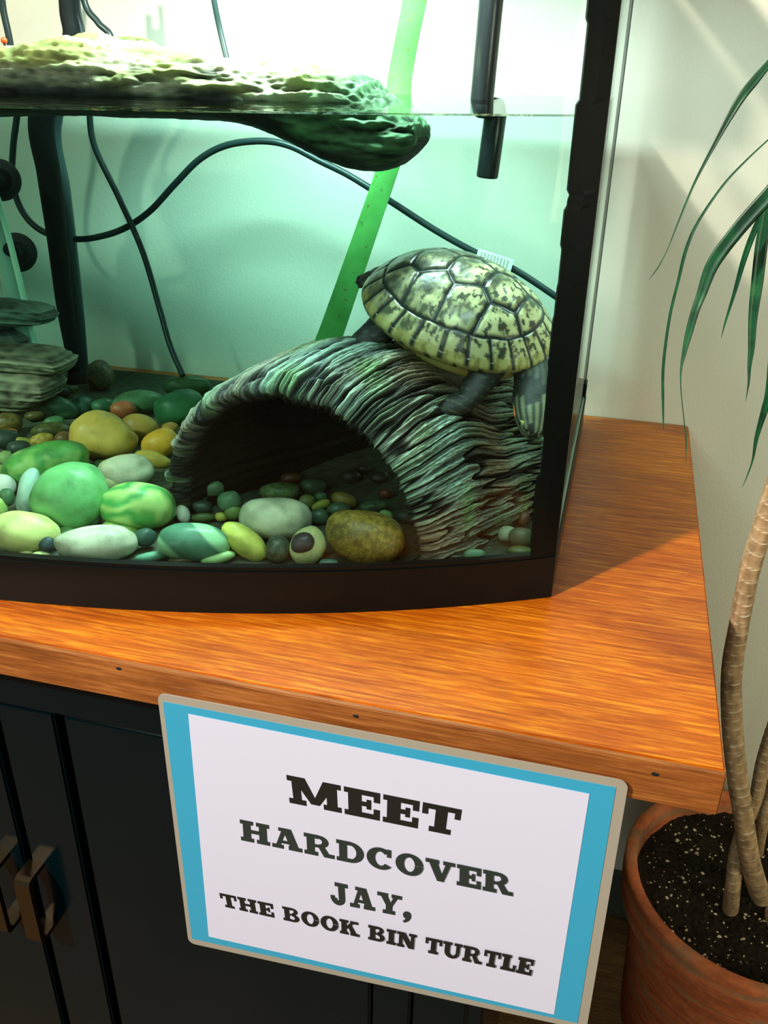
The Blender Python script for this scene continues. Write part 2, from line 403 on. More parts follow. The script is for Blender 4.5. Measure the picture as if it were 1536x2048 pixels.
    t.links.new(ab2.outputs[0], mf.inputs[0]); m3 = t.nodes.new('ShaderNodeMath'); m3.operation = 'MULTIPLY'; t.links.new(mf.outputs[0], m3.inputs[0]); t.links.new(up.outputs[0], m3.inputs[1])
    m4 = t.nodes.new('ShaderNodeMath'); m4.operation = 'MAXIMUM'; t.links.new(m2.outputs[0], m4.inputs[0]); t.links.new(m3.outputs[0], m4.inputs[1]); m2 = m4
    mxx = t.nodes.new('ShaderNodeMath'); mxx.operation = 'MAXIMUM'; t.links.new(ad.outputs[0], mxx.inputs[0]); t.links.new(m2.outputs[0], mxx.inputs[1])
    t.links.new(mxx.outputs[0], mx.inputs[0]); t.links.new(tr.outputs[0], mx.inputs[1]); t.links.new(gl.outputs[0], mx.inputs[2])
    t.links.new(mx.outputs[0], o.inputs['Surface'])
    ab.inputs['Color'].default_value = (0.0, 0.84, 0.68, 1); ab.inputs['Density'].default_value = 1.15
    t.links.new(ab.outputs[0], o.inputs['Volume'])
    w_ = obj('tank_water', bm, m, smooth=False)
    tag(w_, 'clear green-tinted water filling the lower part of the fish tank', 'water', kind='stuff')
water()

# ------------------------------------------------------------------ sand bed
def bed(x, y): return 0.018 - 0.008 * max(0, min(1, (y - 0.25) / 0.24)) + 0.003 * noise.noise(Vector((x * 14, y * 14, 0)))
def sand():
    nu, nv = 220, 110; P = np.zeros((nu, nv, 3)); C = np.zeros((nu, nv, 3)); xa, xb_ = XR - 0.0095, XL + 0.0095
    for i in range(nu):
        x = xa + (xb_ - xa) * i / (nu - 1); y0 = front_y(x) + 0.0115; y1 = YB - 0.0095
        for j in range(nv):
            y = y0 + (y1 - y0) * j / (nv - 1)
            n = noise.noise(Vector((x * 600, y * 600, 0)))
            P[i, j] = (x, y, bed(x, y) + 0.0010 * n)
            k = 0.75 + 0.5 * n; C[i, j] = (0.10 * k, 0.12 * k, 0.075 * k)
    me = grid_mesh('sand', P, cols=C, flip=True)
    bm = bmesh.new(); bm.from_mesh(me)
    e = [q for q in bm.edges if q.is_boundary]; r = bmesh.ops.extrude_edge_only(bm, edges=e)
    for v in [g for g in r['geom'] if isinstance(g, bmesh.types.BMVert)]: v.co.z = 0.0068
    bm.to_mesh(me); bm.free()
    o = obj('sand', me, vcol_mat('wet_sand', 0.9, 0.2, (900, 0.6, 0.001)))
    tag(o, 'dark olive sand under the stones on the tank floor', 'sand', kind='stuff')
sand()

# ------------------------------------------------------------------ stones
TINT = (0.64, 0.82, 0.95)
def stone_mat(i, col, kind, col2=None):
    c = lin(col); k = 0.92
    c = tuple(min(0.62, x / t_ * k) for x, t_ in zip(c, TINT))
    m = mat('stone', c, 0.42, spec=0.3); t = NT(m); v = t.coord(loc=(i * 1.7, i * 0.9, i * 0.4))
    n1 = t.noise(45, v, 5, 0.6); n2 = t.noise(260, v, 4, 0.7)
    dk = tuple(x * 0.62 for x in c); lt = tuple(min(0.9, x * 1.22) for x in c)
    r = t.ramp(n1.outputs[0], [(0.32, dk), (0.5, c), (0.68, lt)])
    if col2: c2 = tuple(min(0.62, x / t_ * k) for x, t_ in zip(lin(col2), TINT))
    if kind == 'speckle':
        s = t.ramp(n2.outputs[0], [(0.44, (0.55, 0.55, 0.55)), (0.60, (1.08, 1.08, 1.08))]); r = t.mix(1.0, r, s, 'MULTIPLY')
    elif kind == 'swirl':
        wv = t.n('ShaderNodeTexWave'); wv.wave_type = 'RINGS'; wv.inputs['Scale'].default_value = 16; wv.inputs['Distortion'].default_value = 20; wv.inputs['Detail'].default_value = 3
        t.l(v, wv.inputs['Vector']); r = t.mix(wv.outputs['Fac'], r, c2)
    elif kind == 'band':
        wv = t.n('ShaderNodeTexWave'); wv.inputs['Scale'].default_value = 11; wv.inputs['Distortion'].default_value = 2.0; wv.bands_direction = 'DIAGONAL'
        t.l(v, wv.inputs['Vector']); f = t.ramp(wv.outputs['Fac'], [(0.72, (0, 0, 0)), (0.9, (1, 1, 1))]); r = t.mix(f, r, c2)
    elif kind == 'patch':
        f = t.ramp(t.noise(22, v, 3).outputs[0], [(0.52, (0, 0, 0)), (0.62, (1, 1, 1))]); r = t.mix(f, r, c2)
    elif kind == 'vein':
        vr = t.n('ShaderNodeTexVoronoi'); vr.feature = 'DISTANCE_TO_EDGE'; vr.inputs['Scale'].default_value = 22; t.l(v, vr.inputs['Vector'])
        f = t.ramp(vr.outputs['Distance'], [(0.0, (0.45, 0.5, 0.4)), (0.03, (1, 1, 1))]); r = t.mix(1.0, r, f, 'MULTIPLY')
    t.base(r); t.bump(n2.outputs[0], 0.25, 0.0006)
    return m
# px, py, width px, height px, tilt (deg, clockwise in the picture), lift (x its own half height above the sand), colour, kind, colour2, label, category-name
S = [
 (47,1064,142,86,12,.95,(186,208,128),'plain',None,'large pale lime oval stone in the bottom left corner of the tank'),
 (194,1088,162,76,5,.85,(206,238,176),'plain',None,'large whitish egg-shaped stone second from the left along the front glass'),
 (94,1089,34,34,10,1.6,(38,62,66),'plain',None,'small dark blue pebble between the two large pale stones at front left'),
 (131,1067,40,32,-10,1.3,(84,140,84),'plain',None,'small green pebble above the left end of the whitish egg-shaped stone'),
 (139,1105,42,26,0,1.2,(86,128,80),'speckle',None,'small speckled green pebble overlapping the lower left of the whitish egg-shaped stone'),
 (52,1109,30,18,0,1.0,(190,214,130),'plain',None,'tiny pale yellow pebble at the frame below the large lime oval stone'),
 (82,1111,36,18,8,1.0,(196,220,140),'plain',None,'tiny pale pebble just right of the tiny yellow one at the frame'),
 (12,1093,44,36,10,1.2,(96,124,72),'speckle',None,'small mottled olive pebble at the very left of the front glass'),
 (144,992,158,142,-22,1.0,(84,158,98),'patch',(104,170,120),'big upright rounded green stone left of the marbled green one'),
 (194,1003,48,38,-10,2.6,(64,130,100),'plain',None,'grey-green pebble leaning on the right side of the big green stone'),
 (183,1033,36,38,0,1.7,(86,134,104),'plain',None,'round grey-green pebble below the one leaning on the big green stone'),
 (56,985,44,104,20,.85,(134,182,172),'plain',None,'blue-grey long narrow stone standing upright left of the big green stone'),
 (97,930,178,88,-6,.9,(64,136,66),'patch',(120,168,96),'large flat dark green stone behind the upright blue-grey one'),
 (3,975,54,54,20,.9,(226,242,190),'plain',None,'cream white stone cut by the left picture edge'),
 (14,995,30,38,0,1.9,(54,100,70),'plain',None,'small dark green pebble in front of the cream stone at left'),
 (-4,1016,38,46,0,.9,(134,178,96),'patch',(70,110,70),'lime green pebble at the left picture edge above the pale lime oval'),
 (209,872,136,98,16,1.0,(168,156,78),'plain',None,'big tan pear-shaped stone, largest in the back group'),
 (279,856,74,56,12,.9,(146,128,62),'plain',None,'brownish tan stone right behind the big tan pear-shaped one'),
 (247,819,56,38,4,1.6,(132,78,48),'plain',None,'small reddish brown stone above the big tan pear-shaped one'),
 (275,806,106,54,-4,.9,(66,108,78),'plain',None,'dull grey-green stone behind the small reddish one'),
 (358,815,104,70,-12,.9,(38,96,64),'plain',None,'dark green stone half hidden by the left rim of the log hide'),
 (374,772,98,42,4,1.1,(46,78,46),'plain',None,'dark olive flat stone where the hanging cord ends'),
 (320,888,80,58,-25,.9,(178,146,50),'plain',None,'mustard orange stone touching the left rim of the log hide'),
 (338,856,38,24,-10,1.6,(136,112,52),'plain',None,'small brown stone above the mustard one at the log rim'),
 (307,919,78,32,26,.9,(164,160,74),'plain',None,'yellow slanting stone below the mustard one'),
 (253,942,112,68,-2,1.1,(206,228,176),'patch',(150,180,112),'white stone with a dark dimple above the marbled green stone'),
 (235,964,62,44,20,1.0,(170,220,156),'plain',None,'pale mint stone tucked under the white dimpled one'),
 (275,1012,148,98,12,1.0,(62,150,76),'swirl',(150,205,120),'marbled green stone with swirling pale lines'),
 (243,1062,84,36,22,1.0,(92,134,60),'plain',None,'olive stone under the marbled green stone'),
 (291,1075,44,40,0,1.3,(44,80,72),'plain',None,'round dark blue-green pebble left of the striped teal stone'),
 (303,1114,68,22,-4,1.1,(80,138,118),'plain',None,'flat teal pebble at the frame below the round dark blue-green one'),
 (388,1085,152,78,8,.9,(62,114,94),'band',(120,180,140),'large teal-grey stone with a pale diagonal stripe'),
 (437,1115,70,26,-6,1.0,(128,172,116),'plain',None,'light green pebble at the frame under the striped teal stone'),
 (368,1119,66,18,0,1.0,(76,70,48),'plain',None,'thin brown pebble at the frame under the striped teal stone'),
 (366,1028,28,36,-20,1.0,(196,230,186),'plain',None,'small white stone at the left foot of the log hide'),
 (200,930,30,22,0,1.4,(64,106,72),'plain',None,'small dull green pebble between the tan pear-shaped and the white dimpled stone'),
 (12,880,54,42,8,1.2,(34,58,52),'plain',None,'dark slate pebble at the left edge, upper of a dark pair'),
 (38,898,48,38,12,1.0,(38,62,56),'plain',None,'dark slate pebble right of the one at the left edge'),
 (12,916,30,30,-10,1.0,(116,156,100),'plain',None,'small pale green pebble under the dark slate pair'),
 (4,940,26,22,10,1.0,(118,146,86),'plain',None,'small olive green pebble at the left edge under the pale green one'),
 (54,888,60,24,28,1.2,(128,138,66),'plain',None,'slanting yellow-green pebble right of the dark slate pair'),
 (84,880,48,28,-5,1.6,(162,150,72),'speckle',None,'bumpy yellow pebble left of the big tan pear-shaped stone'),
 (102,862,84,36,0,1.1,(80,90,48),'speckle',None,'mottled olive stone behind the bumpy yellow pebble'),
 (130,880,40,38,0,1.0,(94,78,42),'plain',None,'brown stone against the left side of the big tan pear-shaped stone'),
 (18,846,54,44,8,1.2,(100,92,46),'speckle',None,'brownish olive stone below the layered rock at the left edge'),
 (18,866,40,20,0,1.2,(118,86,46),'plain',None,'flat orange-brown pebble under the brownish olive stone'),
 (70,831,42,22,0,1.2,(84,82,50),'plain',None,'small flat brown pebble below the layered rock'),
 (124,816,68,40,30,1.1,(52,94,74),'plain',None,'slanting blue-green stone right of the layered rock'),
 (108,843,42,24,0,1.2,(62,104,70),'plain',None,'small mossy green pebble under the slanting blue-green stone'),
 (163,812,52,38,0,1.0,(30,64,56),'plain',None,'dark teal stone at the foot of the filter pipe'),
 (207,812,50,32,0,1.0,(44,86,64),'plain',None,'dull green stone between the filter pipe foot and the reddish stone'),
 (136,780,40,18,4,1.6,(66,88,66),'plain',None,'small flat grey pebble at the back by the filter pipe'),
 (104,786,66,34,6,1.2,(20,44,44),'plain',None,'blackish stone behind the slanting blue-green one'),
 (200,750,56,62,0,.95,(112,108,84),'speckle',None,'round brownish stone standing upright against the back glass'),
 # in front of and inside the log hide
 (488,1083,112,58,44,1.05,(208,196,98),'plain',None,'yellow oblong stone slanting in front of the log hide'),
 (549,1037,152,86,5,.95,(172,222,172),'plain',None,'large pale mint stone in the log opening'),
 (561,984,84,40,0,1.2,(80,112,68),'speckle',None,'coarse speckled green stone behind the large pale mint one'),
 (555,1098,48,58,12,.95,(66,84,68),'speckle',None,'grey pitted stone between the yellow oblong and the dark plum pebble'),
 (615,1092,70,82,35,.8,(200,222,142),'plain',None,'cream yellow stone behind the dark plum pebble'),
 (605,1086,52,42,-12,2.4,(62,60,62),'plain',None,'dark plum pebble resting on the cream yellow stone'),
 (729,1074,162,110,12,.9,(126,118,54),'speckle',None,'big brown rounded stone at the right of the log opening'),
 (427,977,44,32,-4,2.4,(86,128,98),'plain',None,'grey-green oval pebble highest at the left inside the log opening'),
 (459,1003,50,44,-10,1.9,(74,116,86),'plain',None,'round grey-green pebble left of the large pale mint stone'),
 (466,1024,38,34,20,1.4,(90,120,62),'plain',None,'olive pebble in front of the round grey-green one'),
 (443,1034,28,20,0,1.2,(158,168,80),'plain',None,'tiny yellow pebble left of the large pale mint stone'),
 (407,1035,48,20,0,1.1,(68,94,52),'plain',None,'flat olive pebble just inside the left foot of the log hide'),
 (404,1014,40,28,0,1.3,(42,62,54),'plain',None,'dark grey pebble behind the flat olive one by the log foot'),
 (402,992,28,30,0,1.8,(48,84,64),'plain',None,'small dark green pebble under the highest oval pebble in the log opening'),
 (613,1003,34,30,-30,1.3,(96,116,64),'plain',None,'small olive pebble right behind the large pale mint stone'),
 (641,994,26,22,0,1.6,(62,104,74),'plain',None,'small green pebble behind the slanting yellow one in the log'),
 (642,1010,42,20,-20,1.3,(140,154,70),'plain',None,'slanting small yellow-green pebble right of the large pale mint stone'),
 (638,1033,40,34,0,1.0,(56,94,74),'plain',None,'blue-green pebble touching the right end of the large pale mint stone'),
 (676,1018,50,28,-6,1.1,(58,90,68),'plain',None,'dull green pebble behind the big brown stone'),
 (688,1000,54,32,22,1.3,(108,104,48),'plain',None,'tan pebble behind the dull green one in the log'),
 (747,1013,62,26,-4,1.1,(58,88,64),'speckle',None,'speckled green flat pebble above the big brown stone'),
 (771,1031,30,22,8,1.5,(136,188,118),'plain',None,'bright pale green round pebble right above the big brown stone'),
 (811,1034,44,28,5,1.0,(62,74,64),'plain',None,'grey pebble at the right inner foot of the log hide'),
 (772,987,32,20,0,1.2,(84,48,30),'plain',None,'small rusty red pebble deep inside the log at right'),
 (626,973,56,36,6,1.2,(48,76,58),'plain',None,'dark green stone behind the coarse speckled one'),
 (701,954,42,28,0,1.2,(48,50,52),'plain',None,'dark grey stone in the middle depth of the log'),
 (758,955,40,26,0,1.2,(42,50,48),'plain',None,'dark stone in the depth of the log at the right'),
 (727,938,34,20,0,1.3,(46,48,50),'plain',None,'small dark pebble deepest inside the log'),
 (582,956,42,22,0,1.2,(78,54,38),'plain',None,'rusty brown stone inside the log behind the coarse speckled one'),
 (657,1125,42,16,0,1.0,(74,110,100),'plain',None,'flat teal pebble at the frame left of the big brown stone'),
 # right of the log
 (1014,1068,40,34,0,1.5,(120,142,120),'patch',(80,96,84),'whitish mottled pebble right of the log by the black corner'),
 (1044,1076,56,46,0,1.0,(66,82,60),'plain',None,'dull green stone behind the whitish mottled pebble'),
 (1048,1036,26,30,0,1.6,(82,66,46),'plain',None,'small brown pebble above the whitish mottled one'),
 (1042,1103,58,24,0,1.0,(76,92,50),'plain',None,'olive flat pebble at the frame beside the black corner'),
 (944,1109,54,26,-4,1.0,(78,122,98),'plain',None,'teal pebble at the frame under the right flank of the log'),
 (988,1116,36,16,0,1.0,(40,66,58),'plain',None,'small dark teal pebble right of the teal one at the frame'),
]
STONES = []
def ico(level):
    bm = bmesh.new(); bmesh.ops.create_icosphere(bm, subdivisions=level, radius=1)
    v = [q.co.copy() for q in bm.verts]; f = [[a.index for a in q.verts] for q in bm.faces]; bm.free(); return v, f
ICO = {3: ico(3), 4: ico(4)}
def make_stone(i, px, py, w_, h_, tilt, lift, col, kind, col2, label):
    # walk along the sight line until the stone rests at its height over the sand
    d = ray(px, py).normalized(); t = 0.4
    while t < 1.6:
        p = CAM + d * t; s = pxscale(p); b = h_ / 2 / s
        if p.z < bed(p.x, p.y) + lift * b: break
        t += 0.001
    yf = front_y(p.x)
    a = w_ / 2 / s; c = 0.5 * (a + b) * 0.82
    if p.y - c < yf + 0.0105:                                       # keep clear of the front pane
        c = max(0.55 * b, min(c, 0.9 * b)); need = yf + 0.011 + c
        if p.y < need: p = CAM + d * ((need - CAM.y) / d.y); s = pxscale(p); a = w_ / 2 / s; b = h_ / 2 / s
    if p.y + c > YB - 0.010: p = CAM + d * ((YB - 0.011 - c - CAM.y) / d.y); s = pxscale(p); a = w_ / 2 / s; b = h_ / 2 / s
    fx = Vector((d.x, d.y, 0)).normalized(); rx = Vector((fx.y, -fx.x, 0)); uz = (-d.cross(rx)).normalized()
    if uz.z < 0: uz = -uz
    th = math.radians(tilt)
    ax = (rx * math.cos(th) - uz * math.sin(th)); az = (uz * math.cos(th) + rx * math.sin(th)); ay = az.cross(ax)
    V, F = ICO[4 if w_ > 90 else 3]; vs = []
    ex = 0.90
    for v in V:
        n = noise.noise(v * 0.9 + Vector((i * 3.1, i * 1.3, 0))) * 0.13 + noise.noise(v * 2.2 + Vector((0, i * 2.7, i))) * 0.04
        q = Vector([math.copysign(abs(k) ** ex, k) for k in v]) * (1 + n)
        if kind == 'speckle': q *= 1 + 0.012 * noise.noise(v * 9 + Vector((i, 0, 0)))
        if i == 16: q.z *= 1 + 0.22 * -v.x; q.x *= 1.0       # pear-shaped: taller on its left
        if i == 25:                                              # dimple
            dd = (v - Vector((0.62, -0.70, 0.15))).length
            if dd < 0.42: q *= 1 - 0.14 * (1 - dd / 0.42)
        q = q * 0.97
        vs.append(ax * (q.x * a) + ay * (q.y * c) + az * (q.z * b))
    me = bpy.data.meshes.new('stone'); me.from_pydata([tuple(v) for v in vs], [], F); me.update()
    o = obj('pebble' if max(w_, h_) < 60 else 'stone', me, stone_mat(i, col, kind, col2)); o.location = p
    tag(o, label, 'pebble' if max(w_, h_) < 60 else 'stone', 'river stones on the tank floor')
    STONES.append((p.copy(), a, b, c, label)); return o
for i, s in enumerate(S): make_stone(i, *s[:6], s[6], s[7], s[8], s[9])

# ------------------------------------------------------------------ log hide
FL = Vector((-0.408, 0.170, 0)); FR = Vector((-0.186, 0.134, 0)); RL = Vector((-0.275, 0.415, 0)); RR = Vector((-0.121, 0.262, 0))
def log_point(s, t, off):
    """s 0 front..1 rear, t 0 left foot..1 right foot, off outward offset"""
    L = FL.lerp(RL, s); R_ = FR.lerp(RR, s); c = (L + R_) / 2; hw = (R_ - L) / 2
    H = 0.146 + 0.013 * math.sin(math.pi * min(1, s * 1.6)) - 0.030 * s * s; zb = 0.010
    ang = math.pi * (1 - t); ca, sa = math.cos(ang), math.sin(ang)
    e = 0.92
    ca = math.copysign(abs(ca) ** e, ca); sa = sa ** 0.95
    wl = hw.length + off; h = H + off - zb
    return c + hw.normalized() * (ca * wl) + Vector((0, 0, zb + sa * h))
def log_hide():
    NT_, NS = 1300, 150; th = 0.015; K = 20
    secs = [(k / (NS - 1), 1.0, 0) for k in range(NS)]                       # outer front -> rear
    n_in = 40
    P = []; C = []
    rim = 5
    prof = []
    for k in range(NS): prof.append((k / (NS - 1), 0.0, 1))
    for k in range(1, rim): prof.append((1.0 + 0.010 * math.sin(math.pi * k / rim), -th * k / rim, 2))
    for k in range(n_in): prof.append((1 - k / (n_in - 1), -th, 3))
    for k in range(1, 9): prof.append((0.0 - 0.045 * math.sin(math.pi * k / 9), -th + th * k / 9, 4))
    for (s, off, kind) in prof:
        row = []; rc = []
        for j in range(NT_):
            t = j / (NT_ - 1)
            # ridges run along the log; they wander a little and open into gaps
            wob = 0.016 * noise.noise(Vector((s * 2.2, t * 4, 1.3))) + 0.0022 * noise.noise(Vector((s * 12, t * 30, 7)))
            tt = t + wob + 0.05 * s * (0.5 - t)
            r1 = noise.noise(Vector((s * 1.5, tt * 88, 0.0))); r2 = noise.noise(Vector((s * 4.0, tt * 190, 4.0))); r3 = noise.noise(Vector((s * 34, tt * 330, 9.0)))
            ridge = (1 - abs(r1) * 2.4) * 0.62 + (1 - abs(r2) * 2.2) * 0.36 + r3 * 0.26
            crack = max(0.0, 0.13 - abs(noise.noise(Vector((s * 2.3, tt * 56, 20.0))))) / 0.13
            hgt = ridge - 1.7 * crack
            big = noise.noise(Vector((s * 2.2, t * 4.0, 30)))
            knot = math.exp(-(((s - 0.62) / 0.16) ** 2 + ((t - 0.66) / 0.05) ** 2))
            if kind == 1: dd = 0.0037 * hgt + 0.003 * big - 0.006 * knot; edge = 1
            elif kind == 4: dd = 0.0030 * hgt; 
            elif kind == 2: dd = 0.002 * hgt
            else: dd = 0.0010 * r1
            ds = 0.0
            if kind == 4 or (kind == 1 and s < 0.04): ds = -0.030 * max(0, ridge - 0.45) + 0.02 * noise.noise(Vector((t * 40, 0, 50)))
            p = log_point(s + ds, t, off + dd)
            row.append(p)
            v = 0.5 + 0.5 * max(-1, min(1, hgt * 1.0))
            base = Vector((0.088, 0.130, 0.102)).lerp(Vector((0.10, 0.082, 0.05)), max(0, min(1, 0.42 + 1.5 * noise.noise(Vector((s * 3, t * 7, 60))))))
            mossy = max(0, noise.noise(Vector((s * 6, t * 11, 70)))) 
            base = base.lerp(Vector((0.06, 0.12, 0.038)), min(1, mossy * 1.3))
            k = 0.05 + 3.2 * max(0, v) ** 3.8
            if kind == 3: k = 0.05  # inside painted near black, the shade of the hollow put into the colour
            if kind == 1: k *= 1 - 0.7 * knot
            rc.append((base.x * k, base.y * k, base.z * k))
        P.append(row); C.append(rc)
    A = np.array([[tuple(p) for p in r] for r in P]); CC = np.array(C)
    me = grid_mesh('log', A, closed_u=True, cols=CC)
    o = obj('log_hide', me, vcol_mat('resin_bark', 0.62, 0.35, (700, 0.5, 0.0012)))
    tag(o, 'hollow half-log hide with deep grey-green bark ridges under the turtle', 'log hide')
log_hide()

# ------------------------------------------------------------------ turtle
def turtle():
    rear = AY(750, 553, 0.262); front = AY(1106, 712, 0.232)
    f = (front - rear).normalized(); a = (front - rear).length / 2
    up0 = Vector((-0.02, -0.27, 0.95)); left = up0.cross(f).normalized(); up = f.cross(left).normalized()
    ctr = (rear + front) / 2
    Mx = Matrix((f, left, up)).transposed().to_4x4(); Mx.translation = ctr
    root = empty('turtle', (0, 0, 0)); root.matrix_world = Mx
    tag(root, 'pond turtle with a yellow-green patterned shell climbing over the log hide', 'turtle')
    b = a * 0.76; h = a * 0.52
    # -- carapace
    vert = [(x * a, 0) for x in (0.74, 0.40, 0.02, -0.38, -0.72)]
    cost = [(x * a, s * 0.50 * b) for x in (0.52, 0.16, -0.24, -0.58) for s in (1, -1)]
    sites = vert + cost
    NR, NA = 150, 340; P = np.zeros((NR + 14, NA, 3)); C = np.zeros((NR + 14, NA, 3)); RM = 0.80
    nm = 24
    for i in range(NR + 14):
        r = min(1.0, i / (NR - 1)); under = max(0, i - (NR - 1)) / 14
        for j in range(NA):
            th = 2 * math.pi * j / NA; ct, st = math.cos(th), math.sin(th)
            aa = a * (1.0 - 0.03 * ct); bb = b * (1.0 - 0.07 * ct)            # wider behind
            x = aa * r * math.copysign(abs(ct) ** 0.94, ct); y = bb * r * math.copysign(abs(st) ** 0.90, st)
            z = h * (1 - r ** 2.5) ** 0.82 if r < 1 else 0
            z += 0.010 * a / 0.08 * math.exp(-(y / (0.05 * a / 0.08) * 3.2) ** 2) * (1 - r ** 2) * 0.35   # low keel
            # flared rim behind
            if r > 0.86: z += 0.0 + (r - 0.86) * 0.012
            d = sorted(((x - sx) * 1.0) ** 2 + ((y - sy) * (0.86 if sy == 0 else 1.0)) ** 2 for sx, sy in sites)
            d1, d2 = math.sqrt(d[0]), math.sqrt(d[1]); e = (d2 - d1)
            wv = 0.0009 * noise.noise(Vector((x * 120, y * 120, 3)))
            seam = 0.0
            rn = r + 0.012 * noise.noise(Vector((x * 90, y * 90, 8)))
            if rn < RM: 
                seam = max(0, 1 - (e + wv) / 0.0062); seam = max(seam, 1 - abs(rn - RM) / 0.030)
                sid = [k for k, q in enumerate(sites) if True][0]
            else:
                fr_ = (th / (2 * math.pi) * nm + 0.5) % 1; dm = min(fr_, 1 - fr_) * (2 * math.pi * 0.9 * a / nm)
                seam = max(max(0, 1 - dm / 0.0030), 1 - abs(rn - RM) / 0.030)
            seam = max(0, min(1, seam)); ss = seam * seam * (3 - 2 * seam)
            z -= 0.0012 * ss * (1 if r < 0.97 else 0)
            z += 0.0005 * fbm(x * 60, y * 60, 5, 3)
            if under: 
                k = under; x *= 1 - 0.16 * k; y *= 1 - 0.20 * k; z = -0.0035 * math.sin(math.pi * min(1, k * 1.2)) - 0.006 * k
            P[i, j] = (x, y, z)
            # colours
            bl = fbm(x * 260, y * 210, 2.0, 3); bl2 = fbm(x * 75, y * 75, 9.0, 3)
            cream = Vector((0.46, 0.46, 0.19)); pale = Vector((0.58, 0.58, 0.30)); grey = Vector((0.085, 0.105, 0.062)); dark = Vector((0.010, 0.018, 0.013))
            rearness = max(0, min(1, 0.55 - x / a * 0.95 + 0.9 * bl2 - (0.35 if rn > RM else 0.0) + 0.45 * y / b))
            c = pale.lerp(cream, max(0, min(1, 0.5 + bl2))).lerp(grey, rearness ** 0.7)
            blot = max(0, min(1, (bl + 0.30 * bl2 - 0.03) * 6)); c = c.lerp(dark, blot * (0.93 - 0.55 * rearness))
            streak = fbm(x * 30, y * 260, 4, 3); c = c * (1 + 0.5 * rearness * streak)
            if rn > 0.95 and not under: c = c.lerp(Vector((0.40, 0.36, 0.09)), 0.6)
            c = c.lerp(dark, min(1, ss * 1.35))
            if under: c = Vector((0.36, 0.32, 0.10)).lerp(dark, 1 if (th / (2 * math.pi) * nm) % 1 < 0.2 else 0.0)
            C[i, j] = (max(0, c.x), max(0, c.y), max(0, c.z))
    me = grid_mesh('carapace', P, closed_v=True, cols=C)
    car = obj('carapace', me, vcol_mat('shell', 0.33, 0.5, (420, 0.22, 0.0008), coat=0.15)); car.parent = root
    # -- plastron (belly shell)
    n, m_ = 16, 90; P = np.zeros((n, m_, 3)); C = np.zeros((n, m_, 3))
    for i in range(n):
        r = i / (n - 1)
        for j in range(m_):
            th = 2 * math.pi * j / m_; k = math.sin(math.pi * 0.5 * r)
            P[i, j] = (0.86 * a * k * math.cos(th), 0.80 * b * k * math.sin(th), -0.026 * a / 0.08 + 0.021 * a / 0.08 * r ** 5)
            q = noise.noise(Vector((P[i, j][0] * 60, P[i, j][1] * 60, 2)))
            C[i, j] = Vector((0.70, 0.34, 0.07)).lerp(Vector((0.55, 0.52, 0.16)), max(0, min(1, 0.5 + q + (0.5 - r) * -1))) if q < 0.28 else (0.03, 0.035, 0.02)
    pl = obj('plastron', grid_mesh('plastron', P, closed_v=True, cols=C, flip=True), vcol_mat('belly_shell', 0.4)); pl.parent = root
    # -- one continuous skin body: trunk, neck, head, legs, tail
    u = a / 0.08
    J = [  # x, y, z, rx, ry, parent
        (0.00, 0.000, -0.006, 0.034, 0.018, -1),   # 0
        (0.035, 0.0, -0.006, 0.030, 0.016, 0),     # 1
        (0.060, -0.004, -0.006, 0.018, 0.014, 1),  # 2 neck root
        (0.074, -0.016, -0.012, 0.0150, 0.0145, 2),# 3 neck
        (0.080, -0.030, -0.019, 0.0160, 0.0155, 3),# 4 back of head
        (0.088, -0.041, -0.025, 0.0165, 0.0150, 4),  # 5 head
        (0.094, -0.050, -0.030, 0.0130, 0.0115, 5),# 6
        (0.098, -0.057, -0.034, 0.0070, 0.0060, 6),# 7 snout
        (-0.035, 0.0, -0.006, 0.030, 0.016, 0),    # 8
        (-0.062, 0.0, -0.010, 0.014, 0.010, 8),    # 9
        (-0.082, 0.006, -0.016, 0.006, 0.005, 9),  # 10 tail
        (-0.096, 0.010, -0.021, 0.002, 0.002, 10), # 11
        (-0.048, -0.040, -0.012, 0.013, 0.011, 8), # 12 near hind thigh
        (-0.056, -0.055, -0.022, 0.0120, 0.0095, 12),# 13
        (-0.062, -0.062, -0.040, 0.0095, 0.0080, 13),# 14 shank
        (-0.068, -0.066, -0.056, 0.0090, 0.0050, 14),# 15 foot
        (-0.050, 0.040, -0.012, 0.013, 0.010, 8),  # 16 far hind thigh
        (-0.082, 0.030, -0.008, 0.008, 0.006, 16), # 17
        (-0.098, 0.018, -0.020, 0.007, 0.003, 17), # 18 far foot
        (0.044, -0.046, -0.014, 0.012, 0.010, 1),  # 19 near fore
        (0.040, -0.064, -0.026, 0.010, 0.007, 19), # 20
        (0.018, -0.078, -0.034, 0.0085, 0.005, 20),# 21
        (-0.002, -0.084, -0.038, 0.0085, 0.0030, 21),# 22 hand
        (0.048, 0.046, -0.014, 0.012, 0.010, 1),   # 23 far fore
        (0.062, 0.060, -0.026, 0.009, 0.006, 23),  # 24
        (0.070, 0.064, -0.038, 0.008, 0.003, 24),  # 25
    ]
    # five clawed toes on every foot
    toes = []
    for foot, par, spread in ((15, 14, 1), (18, 17, 1), (22, 21, 1), (25, 24, 1)):
        F_ = Vector(J[foot][:3]); D = (F_ - Vector(J[par][:3])).normalized(); sd = D.cross(Vector((0, 0, 1))); sd = sd.normalized() if sd.length > 0.1 else Vector((0, 1, 0))
        for k in range(5):
            q = F_ + D * (0.009 - 0.0012 * abs(k - 2)) + sd * (k - 2) * 0.0042
            toes.append((q.x, q.y, q.z, 0.0016, 0.0014, foot))
    J += toes
    sk = bpy.data.meshes.new('skin'); sk.from_pydata([(x * u, y * u, z * u) for x, y, z, *_ in J], [(j[5], i) for i, j in enumerate(J) if j[5] >= 0], [])
    so = bpy.data.objects.new('tmp', sk); COL.objects.link(so)
